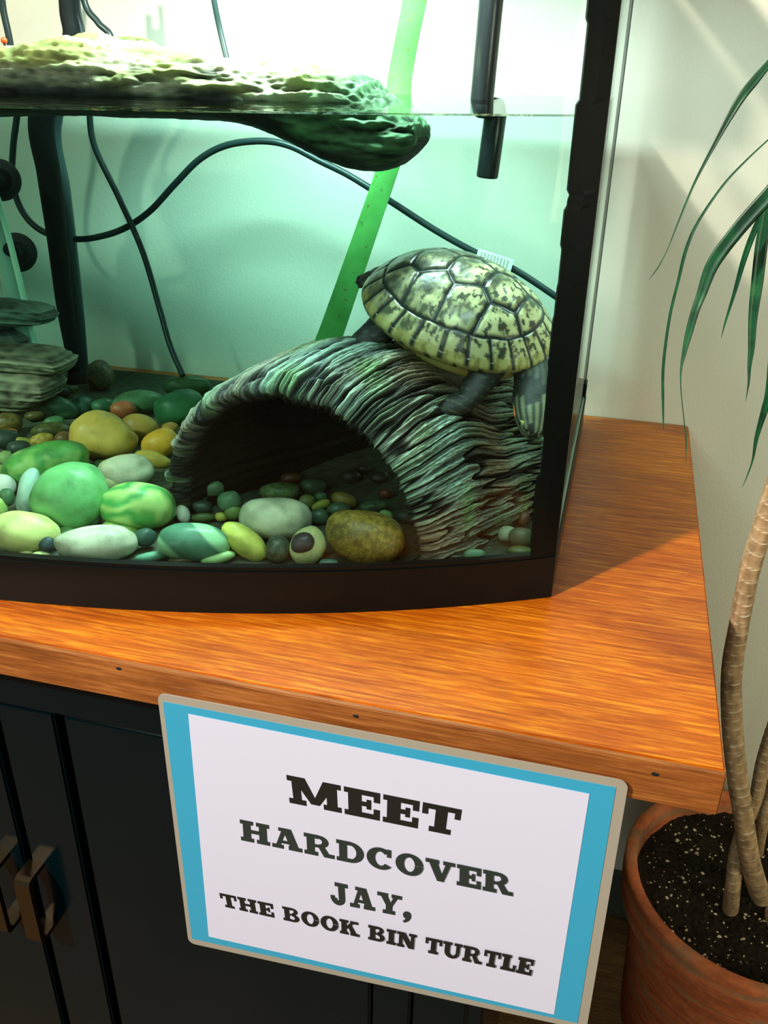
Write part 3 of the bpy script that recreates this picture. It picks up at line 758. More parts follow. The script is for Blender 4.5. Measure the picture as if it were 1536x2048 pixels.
    md = so.modifiers.new('s', 'SKIN'); md.use_smooth_shade = True
    for v, j in zip(sk.skin_vertices[0].data, J): v.radius = (j[3] * u, j[4] * u)
    sk.skin_vertices[0].data[0].use_root = True
    so.modifiers.new('d', 'SUBSURF').levels = 3
    dg = bpy.context.evaluated_depsgraph_get(); me = bpy.data.meshes.new_from_object(so.evaluated_get(dg)); bpy.data.objects.remove(so)
    hd = [Vector(J[k][:3]) * u for k in (4, 5, 6, 7)]; ax = (hd[-1] - hd[0]).normalized(); hs = ax.cross(Vector((0, 0, 1))).normalized(); hu = hs.cross(ax)
    cols = np.zeros((len(me.vertices), 3)); nv = []
    for k, v in enumerate(me.vertices):
        p = v.co; q = p - hd[0]; s = q.dot(ax)
        dk = Vector((0.018, 0.024, 0.019)); c = dk * (1 + 0.8 * noise.noise(p * 160))
        inhead = s > -0.004 * u and q.length < 0.06 * u and (q - ax * s).length < 0.022 * u
        neck = (p - Vector(J[3][:3]) * u).length < 0.026 * u
        if inhead or neck:
            ang = math.atan2(q.dot(hu), q.dot(hs)); st = math.sin(ang * 16 + s * 45 + 1.0 * noise.noise(p * 40))
            if inhead and st > 0.55: c = Vector((0.20, 0.23, 0.13))
            elif neck and st > 0.55: c = Vector((0.07, 0.085, 0.06))
        else:
            st = math.sin((p.y * 1.0 + p.z) * 700 / 1 + 2 * noise.noise(p * 50))
            if st > 0.93: c = Vector((0.06, 0.075, 0.045))
        cols[k] = c
        wr = 0.0008 * noise.noise(Vector((s * 420, 0.2, 0))) if neck and not inhead else 0.0
        wr += 0.0005 * noise.noise(p * 300)
        v.co = p + v.normal * wr
    setcol(me, cols)
    body = obj('body', me, vcol_mat('turtle_skin', 0.5, 0.4, (900, 0.4, 0.0008))); body.parent = root
    # eyes and the orange cheek mark
    for sgn in (1, -1):
        bm = bmesh.new(); bmesh.ops.create_uvsphere(bm, u_segments=20, v_segments=12, radius=0.0030 * u)
        e = obj('eye', bm, mat('eye', (0.35, 0.38, 0.08), 0.1)); e.location = hd[2] - ax * 0.002 * u + hs * sgn * 0.0088 * u + hu * 0.0042 * u; e.parent = root
        bm = bmesh.new(); bmesh.ops.create_uvsphere(bm, u_segments=14, v_segments=8, radius=0.0016 * u)
        e2 = obj('pupil', bm, M['gap']); e2.location = hs * sgn * 0.0019 * u + ax * 0.0003; e2.parent = e
        bm = bmesh.new(); bmesh.ops.create_uvsphere(bm, u_segments=16, v_segments=8, radius=1)
        for v in bm.verts: v.co = ax * (v.co.x * 0.0052 * u) + hs * (v.co.y * 0.0011 * u) + hu * (v.co.z * 0.0016 * u)
        k = obj('cheek_mark', bm, mat('cheek_orange', lin((235, 130, 70)), 0.4)); k.location = hd[1] - ax * 0.001 + hs * sgn * 0.0142 * u + hu * 0.0005; k.parent = root
    return root
TUR = turtle()

# ------------------------------------------------------------------ floating dock
def dock():
    #      px   top(y) bottom(y) front y  back y
    st = [(-160, 100, 246, 0.24, 0.40), (0, 92, 240, 0.235, 0.40), (75, 80, 240, 0.235, 0.40), (150, 70, 241, 0.235, 0.40), (215, 84, 243, 0.235, 0.40), (280, 106, 244, 0.235, 0.40),
          (400, 108, 250, 0.235, 0.39), (480, 116, 262, 0.235, 0.38), (560, 126, 292, 0.235, 0.37), (640, 134, 330, 0.235, 0.36), (700, 150, 350, 0.235, 0.345),
          (740, 186, 352, 0.235, 0.335), (780, 215, 343, 0.237, 0.325), (815, 232, 320, 0.24, 0.315), (838, 250, 296, 0.247, 0.305), (846, 268, 276, 0.26, 0.29)]
    S_ = catmull(st, 26); NK = 200; P = np.zeros((len(S_), NK, 3)); C = np.zeros((len(S_), NK, 3))
    for i, (px, tp, bt, y0, y1) in enumerate(S_):
        ym = (y0 + y1) / 2; zt = AY(px, tp, ym).z; zb = AY(px, bt, y0 + 0.01).z; x = AY(px, bt, y0 + 0.02).x
        zc = (zt + zb) / 2; hz = (zt - zb) / 2; hy = (y1 - y0) / 2
        for k in range(NK):
            th = 2 * math.pi * k / NK; c, s = math.cos(th), math.sin(th)
            c = math.copysign(abs(c) ** 0.75, c); s = math.copysign(abs(s) ** 0.8, s)
            p = Vector((x + 0.02 * c * 0, ym + hy * c, zc + hz * s))
            n1 = noise.noise(Vector((x * 20, p.y * 30, p.z * 60))); n2 = noise.noise(Vector((x * 42 + p.z * 30, p.y * 80, p.z * 200))); n3 = noise.noise(Vector((x * 130, p.y * 200, p.z * 420)))
            top_ = max(0, s)
            lay = abs(noise.noise(Vector((x * 9, p.y * 12, p.z * 170))))
            amp = 0.20 + 0.8 * min(1, max(0, s + 0.5))
            p += Vector((0, c, s * 0.8)) * (0.005 * n1 + 0.0052 * n2 + 0.0030 * n3 - 0.004 * lay) * amp
            P[i, k] = p
            v = 0.5 + 0.9 * n2 + 0.5 * n3
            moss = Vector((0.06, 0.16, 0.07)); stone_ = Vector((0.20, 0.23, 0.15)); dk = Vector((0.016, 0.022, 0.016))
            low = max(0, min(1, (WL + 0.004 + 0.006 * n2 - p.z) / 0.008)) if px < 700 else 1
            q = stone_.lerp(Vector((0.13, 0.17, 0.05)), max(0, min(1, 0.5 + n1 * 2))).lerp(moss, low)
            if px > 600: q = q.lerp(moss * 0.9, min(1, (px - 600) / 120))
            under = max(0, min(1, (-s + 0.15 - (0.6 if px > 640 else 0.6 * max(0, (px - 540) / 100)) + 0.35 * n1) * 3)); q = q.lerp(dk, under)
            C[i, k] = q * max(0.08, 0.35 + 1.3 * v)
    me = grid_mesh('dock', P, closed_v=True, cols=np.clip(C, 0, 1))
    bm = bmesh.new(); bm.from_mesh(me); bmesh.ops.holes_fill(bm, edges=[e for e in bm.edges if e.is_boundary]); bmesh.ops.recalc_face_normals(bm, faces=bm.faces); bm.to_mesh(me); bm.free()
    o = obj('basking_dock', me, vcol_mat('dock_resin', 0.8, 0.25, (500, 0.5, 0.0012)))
    tag(o, 'floating basking dock shaped like mossy rock at the water surface', 'dock')
dock()
bm = bmesh.new(); bmesh.ops.create_uvsphere(bm, u_segments=16, v_segments=10, radius=0.0026)
p = AY(8, 81, 0.30)
kn = obj('orange_bead', bm, mat('orange_plastic', lin((235, 84, 30)), 0.3)); kn.location = p
bm = bmesh.new(); tube(bm, [Vector((0, 0, 0)), Vector((0, 0, -0.012))], 0.0009, 8); s_ = obj('stem', bm, M['black'], kn)
tag(kn, 'tiny orange bead on the far left of the floating dock', 'bead')

# ------------------------------------------------------------------ equipment in the tank
def cord(name, pts, r, m, label, cat, n=10):
    P = [Vector(p) for p in catmull([tuple(AY(*q)) for q in pts], n)]
    bm = bmesh.new(); tube(bm, P, r, 12); o = obj(name, bm, m); tag(o, label, cat); return o, P
M['cord'] = mat('dark_green_rubber', (0.012, 0.030, 0.028), 0.35)
cA, _ = cord('power_cord', [(2, -120, .455), (4, 0, .455), (20, 85, .455), (34, 190, .455), (34, 230, .455), (26, 300, .455), (26, 370, .455), (48, 428, .455), (88, 464, .455), (150, 478, .46), (200, 473, .46), (250, 456, .46), (300, 422, .46), (350, 368, .462), (400, 318, .462), (455, 290, .462), (525, 282, .464), (580, 292, .465), (640, 322, .466), (700, 352, .47), (780, 402, .472), (870, 460, .475), (955, 507, .478), (1030, 540, .48), (1110, 592, .482), (1150, 620, .484)], 0.0033, M['cord'], 'long dark cord looping behind the dock with a white tag near the turtle', 'cord')
cord('pump_cord', [(150, -140, .45), (168, 0, .45), (196, 45, .45), (222, 85, .45), (185, 190, .455), (180, 240, .455), (192, 300, .455), (240, 400, .455), (286, 505, .45), (320, 620, .44), (340, 690, .43), (366, 752, .42)], 0.0031, M['cord'], 'dark cord hanging from the dock down to the dark olive stone', 'cord')
cord('dock_cord', [(405, -140, .33), (428, 0, .33), (440, 60, .33), (455, 124, .325)], 0.0023, M['cord'], 'thin dark cord running up from the middle of the floating dock', 'cord')
# tag on the cord
def cord_tag():
    c = [AY(*q, .4745) for q in ((957, 497), (1028, 520), (1018, 553), (948, 530))]; bm = bmesh.new(); nrm = Vector((0, -0.0006, 0))
    V = [[bm.verts.new(p - nrm * s) for p in c] for s in (1, -1)]
    bm.faces.new(V[0]); bm.faces.new(V[1][::-1])
    for i in range(4): bm.faces.new((V[0][i], V[1][i], V[1][(i+1) % 4], V[0][(i+1) % 4]))
    bmesh.ops.recalc_face_normals(bm, faces=bm.faces)
    o = obj('cord_label', bm, mat('tag_paper', lin((232, 236, 226)), 0.6), cA, smooth=False); o['label'] = 'white printed paper tag folded round the cord'
    bm = bmesh.new(); rnd = random.Random(3); e = (c[1] - c[0]); d = (c[3] - c[0])
    for k in range(9):
        f0 = 0.10 + k * 0.092; a = c[0] + e * f0; ln = 0.5 + 0.34 * rnd.random()
        for q0 in np.arange(0.10, ln, 0.11):
            V = [bm.verts.new(a + e * s * 0.034 + d * t + Vector((0, -0.0010, 0))) for s, t in ((0, q0), (1, q0), (1, q0 + 0.075), (0, q0 + 0.075))]; bm.faces.new(V)
    q = obj('lettering', bm, mat('tag_print', lin((196, 178, 160)), 0.7), o, smooth=False)
cord_tag()
# green strip
def strip():
    st = [(842, -110, 52), (828, 0, 50), (812, 80, 49), (796, 180, 50), (806, 238, 50), (786, 300, 50), (766, 362, 48), (722, 490, 50), (670, 640, 54), (652, 690, 56), (640, 725, 56)]
    S_ = catmull(st, 10); bm = bmesh.new(); R_ = []
    for px, py, w_ in S_:
        y = 0.44; p = AY(px, py, y); hw = w_ / 2 / pxscale(p); row = []
        for k in range(9):
            f = k / 8 * 2 - 1
            row.append(bm.verts.new(p + Vector((f * hw, 0.0016 * f * f, 0.08 * f * hw))))
        for k in range(8, -1, -1):
            f = k / 8 * 2 - 1
            row.append(bm.verts.new(p + Vector((f * hw, 0.0016 * f * f + 0.0016, 0.08 * f * hw))))
        R_.append(row)
    for i in range(len(R_) - 1):
        n = len(R_[0])
        for k in range(n): bm.faces.new((R_[i][k], R_[i][(k+1) % n], R_[i+1][(k+1) % n], R_[i+1][k]))
    bm.faces.new(R_[0][::-1]); bm.faces.new(R_[-1]); bmesh.ops.recalc_face_normals(bm, faces=bm.faces)
    m = mat('green_strip', lin((60, 190, 72)), 0.4); t = NT(m)
    n = t.noise(170, t.coord(), 3, 0.5); n2 = t.noise(30, t.coord(), 3)
    f = t.ramp(n.outputs[0], [(0.30, (0.10, 0.14, 0.03)), (0.38, lin((84, 160, 80)))]); g = t.ramp(n2.outputs[0], [(0.35, (0.75, 0.8, 0.7)), (0.65, (1.1, 1.1, 1.1))])
    t.base(t.mix(1.0, f, g, 'MULTIPLY'))
    o = obj('green_strip', bm, m, smooth=False); tag(o, 'bright green flat plastic strip with brown specks leaning in the tank', 'plastic strip')
strip()
# black tube (upper length and the submerged length, stepped at the water: refraction built into the shape)
bt = empty('black_tube', AY(975, 355, .40)); tag(bt, 'straight black tube hanging into the water left of the black tank corner', 'tube')
def seg(name, a, b, r, y, m):
    bm = bmesh.new(); A, B = AY(*a, y), AY(*b, y); tube(bm, [A, A.lerp(B, .03), A.lerp(B, .97), B], [r * .93, r, r, r * .93], 22); return child(name, bm, m, bt)
M['tube'] = mat('black_tube_plastic', (0.012, 0.016, 0.017), 0.22, spec=0.6)
seg('upper_length', (994, -120), (963, 208), 0.0094, .38, M['tube'])
seg('submerged_length', (992, 222), (974, 355), 0.0094, .40, M['tube'])
bm = bmesh.new(); A = AY(963, 205, .38); B = AY(992, 226, .40); tube(bm, [A, A + Vector((0, 0, -0.003)), B + Vector((0, 0, 0.003)), B], 0.0086, 18); child('refraction_step', bm, M['tube'], bt)
# filter intake pipe, back left
fp = empty('filter_pipe', AY(155, 765, .44)); tag(fp, 'thick dark filter intake pipe standing at the left back of the tank', 'pipe')
def pipe(name, pts, y, m, par=fp):
    P = catmull(pts, 8); bm = bmesh.new()
    V = [AY(a, b, y) for a, b, w_ in P]; tube(bm, V, [w_ / 2 / pxscale(v) for (a, b, w_), v in zip(P, V)], 20); return child(name, bm, m, par)
pipe('pipe', [(128, -100, 34), (136, 20, 34), (140, 90, 36), (84, 228, 50), (98, 350, 46), (115, 480, 40), (130, 610, 34), (144, 700, 28), (150, 765, 24)], .44, M['black'])
pipe('side_tube', [(148, -100, 16), (154, 20, 16), (160, 90, 18), (110, 250, 26), (128, 380, 26), (144, 520, 26), (158, 650, 24), (168, 770, 22)], .46, mat('grey_blue_tube', lin((70, 88, 92)), 0.35))
pipe('intake_cap', [(140, 752, 50), (152, 768, 58), (158, 784, 54)], .44, M['black'])
# heater with suction cups, far left
ht = empty('glass_heater', AY(60, 700, .36)); tag(ht, 'pale glass heater tube leaning at the left with black suction cups', 'heater')
M['tubeglass'] = mat('pale_glass_tube', lin((150, 190, 170)), 0.12, spec=0.8)
pipe('tube', [(-46, 330, 40), (-10, 440, 40), (18, 540, 40), (42, 640, 40), (62, 712, 38)], .36, M['tubeglass'], ht)
pipe('scale_stripe', [(-26, 330, 12), (8, 440, 12), (34, 540, 12), (58, 640, 12), (76, 708, 10)], .348, mat('pale_green_stripe', lin((190, 235, 210)), 0.3), ht)
for (u_, v_, r_) in ((0, 360, 40), (34, 505, 38)):
    A = AY(u_, v_, .375); B = AY(u_, v_, .400); bm = bmesh.new()
    prof = [(0, .35), (0, .55), (.25, .6), (.5, .8), (.8, 1), (1, 1.04), (1.05, .98), (.9, .2)]
    s = pxscale(A); ax = (B - A); tube(bm, [A + ax * t for t, k in prof], [k * r_ / s for t, k in prof], 28); child('suction_cup', bm, M['black'], ht)
    bm = bmesh.new(); C0 = AY(u_ - 14, v_ - 6, .352); tube(bm, [C0, A + ax * .2], 0.0065, 14); child('clip', bm, M['black'], ht)
# layered rock stack at far left
def slab(name, st, y0, y1, par, colour):
    S_ = catmull(st, 10); NK = 80; P = np.zeros((len(S_), NK, 3)); C = np.zeros((len(S_), NK, 3)); sd = st[0][1]
    for i, (px, tp, bt_) in enumerate(S_):
        zt = AY(px, tp, y0).z; zb = AY(px, bt_, y0).z; x = AY(px, (tp + bt_) / 2, y0).x; zc = (zt + zb) / 2; hz = (zt - zb) / 2; ym = (y0 + y1) / 2; hy = (y1 - y0) / 2 * (0.35 + 0.65 * min(1, (len(S_) - 1 - i) / 12))
        for k in range(NK):
            th = 2 * math.pi * k / NK; c, s = math.cos(th), math.sin(th); c = math.copysign(abs(c) ** .7, c); s = math.copysign(abs(s) ** .8, s)
            lay = noise.noise(Vector((x * 8, sd, (zc + hz * s) * 330))); n = noise.noise(Vector((x * 90, c * 3, s * 3 + sd)))
            P[i, k] = (x + 0.004 * lay, ym + (hy + 0.004 * lay + 0.002 * n) * c, zc + hz * s + 0.0008 * n)
            kk = 0.7 + 1.0 * lay + 0.6 * n; C[i, k] = [q * max(0.12, kk) for q in colour]
    me = grid_mesh(name, P, closed_v=True, cols=np.clip(C, 0, 1))
    bm = bmesh.new(); bm.from_mesh(me); bmesh.ops.holes_fill(bm, edges=[e for e in bm.edges if e.is_boundary]); bmesh.ops.recalc_face_normals(bm, faces=bm.faces); bm.to_mesh(me); bm.free()
    return child(name, me, M['rockv'], par)
M['rockv'] = vcol_mat('slate', 0.6, 0.35, (500, 0.5, 0.001))
rk = empty('layered_rock', AY(30, 820, .33)); tag(rk, 'layered brown rock ornament with a thin green ledge at the left picture edge', 'rock')
slab('ledge', [(-90, 600, 665), (0, 606, 660), (30, 610, 658), (62, 616, 656), (84, 630, 648), (90, 638, 643)], .32, .35, rk, (0.10, 0.17, 0.12))
slab('column', [(-90, 640, 760), (-20, 645, 760), (10, 660, 750), (34, 680, 742), (44, 700, 720)], .335, .36, rk, (0.07, 0.09, 0.07))
slab('upper_block', [(-90, 695, 765), (0, 700, 762), (50, 704, 758), (88, 712, 756), (108, 726, 752), (114, 738, 744)], .31, .35, rk, (0.26, 0.24, 0.15))
slab('lower_block', [(-90, 752, 835), (0, 756, 832), (40, 757, 826), (66, 762, 812), (82, 774, 800), (86, 784, 790)], .30, .345, rk, (0.22, 0.19, 0.12))

# ------------------------------------------------------------------ sign
def glyphs():
    R_ = lambda x0, y0, x1, y1: [(x0, y0), (x1, y0), (x1, y1), (x0, y1)]
    def arc(cx, cy, ro, ri, a0, a1, sx=1.0, six=None, n=20, syi=None):
        out = []; six = six if six is not None else sx
        for k in range(n):
            A, B = math.radians(a0 + (a1 - a0) * k / n), math.radians(a0 + (a1 - a0) * (k + 1) / n)
            out.append([(cx + ro * sx * math.cos(A), cy + ro * math.sin(A)), (cx + ro * sx * math.cos(B), cy + ro * math.sin(B)),
                        (cx + ri * six * math.cos(B), cy + ri * math.sin(B)), (cx + ri * six * math.cos(A), cy + ri * math.sin(A))])
        return out
    G = {}
    sh = 0.19; st = 0.34
    G['E'] = (0.92, [R_(0, 0, .9, sh), R_(0, 1-sh, .9, 1), R_(.1, 0, .1+st, 1), R_(.3, .42, .66, .59), R_(.56, .33, .68, .68), R_(.74, .62, .9, 1), R_(.74, 0, .9, .38)])
    G['L'] = (0.88, [R_(0, 0, .86, sh), R_(0, 1-sh, .54, 1), R_(.12, 0, .12+st, 1), R_(.70, 0, .86, .42)])
    G['T'] = (0.98, [R_(0, 1-sh, .96, 1), R_(.33, 0, .63, 1), R_(.2, 0, .76, sh), R_(0, .60, .15, 1), R_(.81, .60, .96, 1)])
    G['I'] = (0.56, [R_(0, 0, .54, sh), R_(0, 1-sh, .54, 1), R_(.12, 0, .42, 1)])
    G['H'] = (1.12, [R_(0, 0, .5, sh), R_(0, 1-sh, .5, 1), R_(.6, 0, 1.1, sh), R_(.6, 1-sh, 1.1, 1), R_(.1, 0, .4, 1), R_(.7, 0, 1.0, 1), R_(.3, .42, .8, .6)])
    G['M'] = (1.36, [R_(0, 0, .44, sh), R_(0, 1-sh, .36, 1), R_(.88, 0, 1.34, sh), R_(.98, 1-sh, 1.34, 1), R_(.11, 0, .33, 1), R_(.97, 0, 1.24, 1),
                     [(.11, 1), (.45, 1), (.76, .10), (.56, .10)], [(.90, 1), (1.24, 1), (.78, .10), (.58, .10)]])
    G['N'] = (1.14, [R_(0, 0, .42, sh), R_(0, 1-sh, .4, 1), R_(.68, 1-sh, 1.12, 1), R_(.11, 0, .31, 1), R_(.80, 0, 1.0, 1), [(.11, 1), (.45, 1), (1.0, 0), (.68, 0)]])
    G['A'] = (1.16, [R_(0, 0, .44, sh), R_(.62, 0, 1.14, sh), [(.10, 0), (.28, 0), (.60, 1), (.42, 1)], [(.40, 1), (.74, 1), (1.06, 0), (.72, 0)], R_(.26, .26, .80, .41), R_(.26, 1-sh*.9, .74, 1)])
    G['V'] = (1.12, [R_(0, 1-sh, .50, 1), R_(.66, 1-sh, 1.1, 1), [(.07, 1), (.41, 1), (.70, 0), (.44, 0)], [(.80, 1), (1.00, 1), (.68, 0), (.50, 0)]])
    G['Y'] = (1.10, [R_(0, 1-sh, .48, 1), R_(.62, 1-sh, 1.08, 1), [(.06, 1), (.42, 1), (.66, .42), (.40, .40)], [(.76, 1), (.98, 1), (.68, .38), (.52, .38)], R_(.39, 0, .69, .46), R_(.26, 0, .82, sh)])
    G['K'] = (1.16, [R_(0, 0, .5, sh), R_(0, 1-sh, .5, 1), R_(.1, 0, .4, 1), R_(.62, 1-sh, 1.08, 1), R_(.62, 0, 1.15, sh), [(.74, 1), (.96, 1), (.46, .40), (.36, .52)], [(.48, .62), (.68, .72), (1.06, 0), (.70, 0)]])
    G['U'] = (1.12, [R_(0, 1-sh, .5, 1), R_(.64, 1-sh, 1.1, 1), R_(.1, .38, .4, 1), R_(.76, .38, .98, 1)] + [[(.54 + .44 * math.cos(a), .38 - .40 * math.sin(-a)) if 0 else (.54 + .44 * math.cos(a), .38 + .40 * math.sin(a)), (.54 + .44 * math.cos(b), .38 + .40 * math.sin(b)), (.58 + .18 * math.cos(b), .38 + .20 * math.sin(b)), (.58 + .18 * math.cos(a), .38 + .20 * math.sin(a))] for a, b in [(math.pi + math.pi * k / 14, math.pi + math.pi * (k + 1) / 14) for k in range(14)]])
    G['O'] = (1.08, arc(.53, .5, .52, .34, 0, 360, 1.0, .60, 36))
    G['C'] = (1.02, arc(.52, .5, .52, .33, 42, 322, 1.0, .62, 30) + [R_(.76, .62, .92, 1.0)])
    G['D'] = (1.08, [R_(0, 0, .55, sh), R_(0, 1-sh, .55, 1), R_(.1, 0, .4, 1)] + arc(.50, .5, .50, .33, -90, 90, 1.06, .75, 22))
    G['B'] = (1.02, [R_(0, 0, .55, sh), R_(0, 1-sh, .55, 1), R_(.1, 0, .4, 1), R_(.3, .43, .58, .57)] + arc(.55, .745, .255, .105, -90, 90, 1.35, 1.0, 14) + arc(.55, .285, .285, .125, -90, 90, 1.45, 1.1, 14))
    G['R'] = (1.16, [R_(0, 0, .52, sh), R_(0, 1-sh, .55, 1), R_(.1, 0, .4, 1), R_(.3, .40, .58, .55), R_(.78, 0, 1.14, sh), [(.50, .50), (.78, .46), (1.04, 0), (.74, 0)]] + arc(.55, .70, .30, .13, -90, 90, 1.25, 1.0, 16))
    G['J'] = (0.80, [R_(.22, 1-sh, .80, 1), R_(.36, .25, .66, 1)] + arc(.33, .28, .33, .10, 180, 360, 1.0, .4, 14) + [R_(0, .20, .20, .38)])
    G[','] = (0.42, arc(.2, .12, .19, 0, 0, 360, 1.0, 1.0, 18) + [[(.39, .14), (.20, .0), (.02, -.22), (.12, -.28)], [(.39, .14), (.12, -.28), (.30, -.16), (.38, -.02)]])
    return G
def sign():
    YS = -0.0042
    C_ = [(326, 1403), (1232, 1575), (1155, 2046), (384, 1877)]
    W3 = [AY(u, v, YS) for u, v in C_]                        # corners of the blue sheet: TL TR BR BL
    root = empty('sign', tuple((W3[0] + W3[1]) / 2)); tag(root, 'laminated blue-bordered sign with slab lettering naming the turtle, hung from the board edge', 'sign')
    def uv(s, t, dy=0):
        p = (W3[0] * (1 - s) + W3[1] * s) * (1 - t) + (W3[3] * (1 - s) + W3[2] * s) * t; return p + Vector((0, dy, 0))
    def plate(name, s0, t0, s1, t1, dy, th, m, par=None, rad=0.0):
        W_, H_ = (W3[1] - W3[0]).length, (W3[3] - W3[0]).length; pts = []
        if rad:
            for cx, cy, a0 in ((s0, t0, 180), (s1, t0, 270), (s1, t1, 0), (s0, t1, 90)):
                sx = rad / W_ * (1 if cx == s0 else -1); sy = rad / H_ * (1 if cy == t0 else -1)
                for k in range(7):
                    a = math.radians(a0 + 90 * k / 6); pts.append((cx + sx + abs(sx) * math.cos(a), cy + sy + abs(sy) * math.sin(a)))
        else: pts = [(s0, t0), (s1, t0), (s1, t1), (s0, t1)]
        bm = bmesh.new(); A = [bm.verts.new(uv(s, t, dy)) for s, t in pts]; B = [bm.verts.new(uv(s, t, dy + th)) for s, t in pts]
        bm.faces.new(A); bm.faces.new(B[::-1]); n = len(A)
        for i in range(n): bm.faces.new((A[i], B[i], B[(i+1) % n], A[(i+1) % n]))
        bmesh.ops.recalc_face_normals(bm, faces=bm.faces); return child(name, bm, m, root, False)
    def px2uv(u, v):
        p = AY(u, v, YS); s = t = 0.5
        for _ in range(30):
            e = p - uv(s, t); ds = uv(s + 1e-4, t) - uv(s, t); dt = uv(s, t + 1e-4) - uv(s, t)
            a, b, c, d = ds.x, dt.x, ds.z, dt.z; det = a * d - b * c
            s += (e.x * d - b * e.z) / det * 1e-4; t += (a * e.z - c * e.x) / det * 1e-4
        return s, t
    a = px2uv(314, 1386); b = px2uv(1258, 1562); c = px2uv(376, 1888)
    plate('laminate', a[0], a[1], b[0], 1.028, 0.0002, 0.0009, mat('laminate_film', lin((168, 162, 152)), 0.22, spec=0.6), rad=0.0055)
    plate('blue_sheet', 0, 0, 1, 1, -0.0002, 0.0003, mat('blue_paper', lin((56, 168, 214)), 0.45))
    p0 = px2uv(377, 1427); p1 = px2uv(1179, 1587); p2 = px2uv(1108, 2028); p3 = px2uv(418, 1872)
    m = mat('white_paper', lin((222, 224, 254)), 0.5)
    bm = bmesh.new(); A = [bm.verts.new(uv(*q, -0.0005)) for q in (p0, p1, p2, p3)]; B = [bm.verts.new(uv(*q, -0.0003)) for q in (p0, p1, p2, p3)]
    bm.faces.new(A); bm.faces.new(B[::-1])
    for i in range(4): bm.faces.new((A[i], B[i], B[(i+1) % 4], A[(i+1) % 4]))
    bmesh.ops.recalc_face_normals(bm, faces=bm.faces); child('white_sheet', bm, m, root, False)
    G = glyphs(); ink = mat('black_ink', (0.010, 0.012, 0.012), 0.5)
    ink2 = mat('dark_grey_ink', (0.022, 0.036, 0.034), 0.5)
    lines = [('MEET', (573, 1548), (926, 1618), (918, 1672), (580, 1604), ink), ('HARDCOVER', (480, 1637), (1029, 1748), (1027, 1790), (483, 1679), ink2),
             ('JAY,', (659, 1760), (828, 1796), (824, 1835), (663, 1804), ink2), ('THE BOOK BIN TURTLE', (439, 1784), (1070, 1916), (1063, 1948), (445, 1811), ink)]
    for txt, tl, tr, br, bl, im in lines:
        gap = 0.055; x = 0; items = []
        for ch in txt:
            if ch == ' ': x += 0.46; continue
            w_, polys = G[ch]; items.append((x, polys)); x += w_ + gap
        Wd = x - gap; bm = bmesh.new()
        for x0, polys in items:
            for poly in polys:
                vs = []
                for (gx, gy) in poly:
                    s = (x0 + gx) / Wd; t = 1 - gy
                    u = (tl[0] * (1 - s) + tr[0] * s) * (1 - t) + (bl[0] * (1 - s) + br[0] * s) * t
                    v = (tl[1] * (1 - s) + tr[1] * s) * (1 - t) + (bl[1] * (1 - s) + br[1] * s) * t
                    p = AY(u, v, YS); p.y -= 0.00065 + 4e-6 * len(bm.faces); vs.append(bm.verts.new(p))
                try: bm.faces.new(vs)
                except ValueError: pass
        child('lettering', bm, im, root, False)
sign()

# ------------------------------------------------------------------ plant pot
RIM = -0.42; PC = Vector((0.129, 0.337)); PR = 0.133
def lathe(prof, cx, cy, seg=96, wob=0.0):
    P = np.zeros((len(prof), seg, 3))
    for i, (r, z) in enumerate(prof):
        for j in range(seg):
            a = 2 * math.pi * j / seg; rr = r * (1 + wob * noise.noise(Vector((math.cos(a) * 2, math.sin(a) * 2, z * 20))))
            P[i, j] = (cx + rr * math.cos(a), cy + rr * math.sin(a), z)
    return P
pot = empty('plant_pot', (PC.x, PC.y, FLOOR)); tag(pot, 'weathered terracotta flower pot at the lower right beside the cabinet', 'flower pot')
mp = mat('terracotta', lin((206, 104, 58)), 0.75, spec=0.2); t = NT(mp)
n1 = t.noise(14, t.coord((1, 1, 5.0)), 5, 0.6, 0.4); n2 = t.noise(120, t.coord(), 4)
c1 = t.ramp(n1.outputs[0], [(0.40, lin((176, 96, 62))), (0.50, lin((206, 112, 68))), (0.66, lin((164, 124, 92)))])
c2 = t.ramp(n2.outputs[0], [(0.3, (0.8, 0.8, 0.8)), (0.7, (1.1, 1.1, 1.1))]); t.base(t.mix(1.0, c1, c2, 'MULTIPLY')); t.bump(n2.outputs[0], 0.3, 0.001)
zb = FLOOR + 0.0005
prof = [(0.001, zb), (PR * .66, zb), (PR * .69, zb + .006), (PR * .885, RIM - 0.066), (PR * .90, RIM - 0.058), (PR * .965, RIM - 0.052), (PR * .985, RIM - 0.046), (PR * .975, RIM - 0.034), (PR * .995, RIM - 0.030), (PR * 1.0, RIM - 0.018), (PR * 0.985, RIM - 0.014), (PR * 1.0, RIM - 0.009), (PR, RIM - 0.002), (PR * .985, RIM), (PR * .915, RIM), (PR * .90, RIM - .003), (PR * .885, RIM - 0.05), (PR * .80, zb + .08), (0.001, zb + .07)]
child('pot_body', grid_mesh('pot', lathe(prof, PC.x, PC.y, 120, 0.004), closed_v=True), mp, pot)

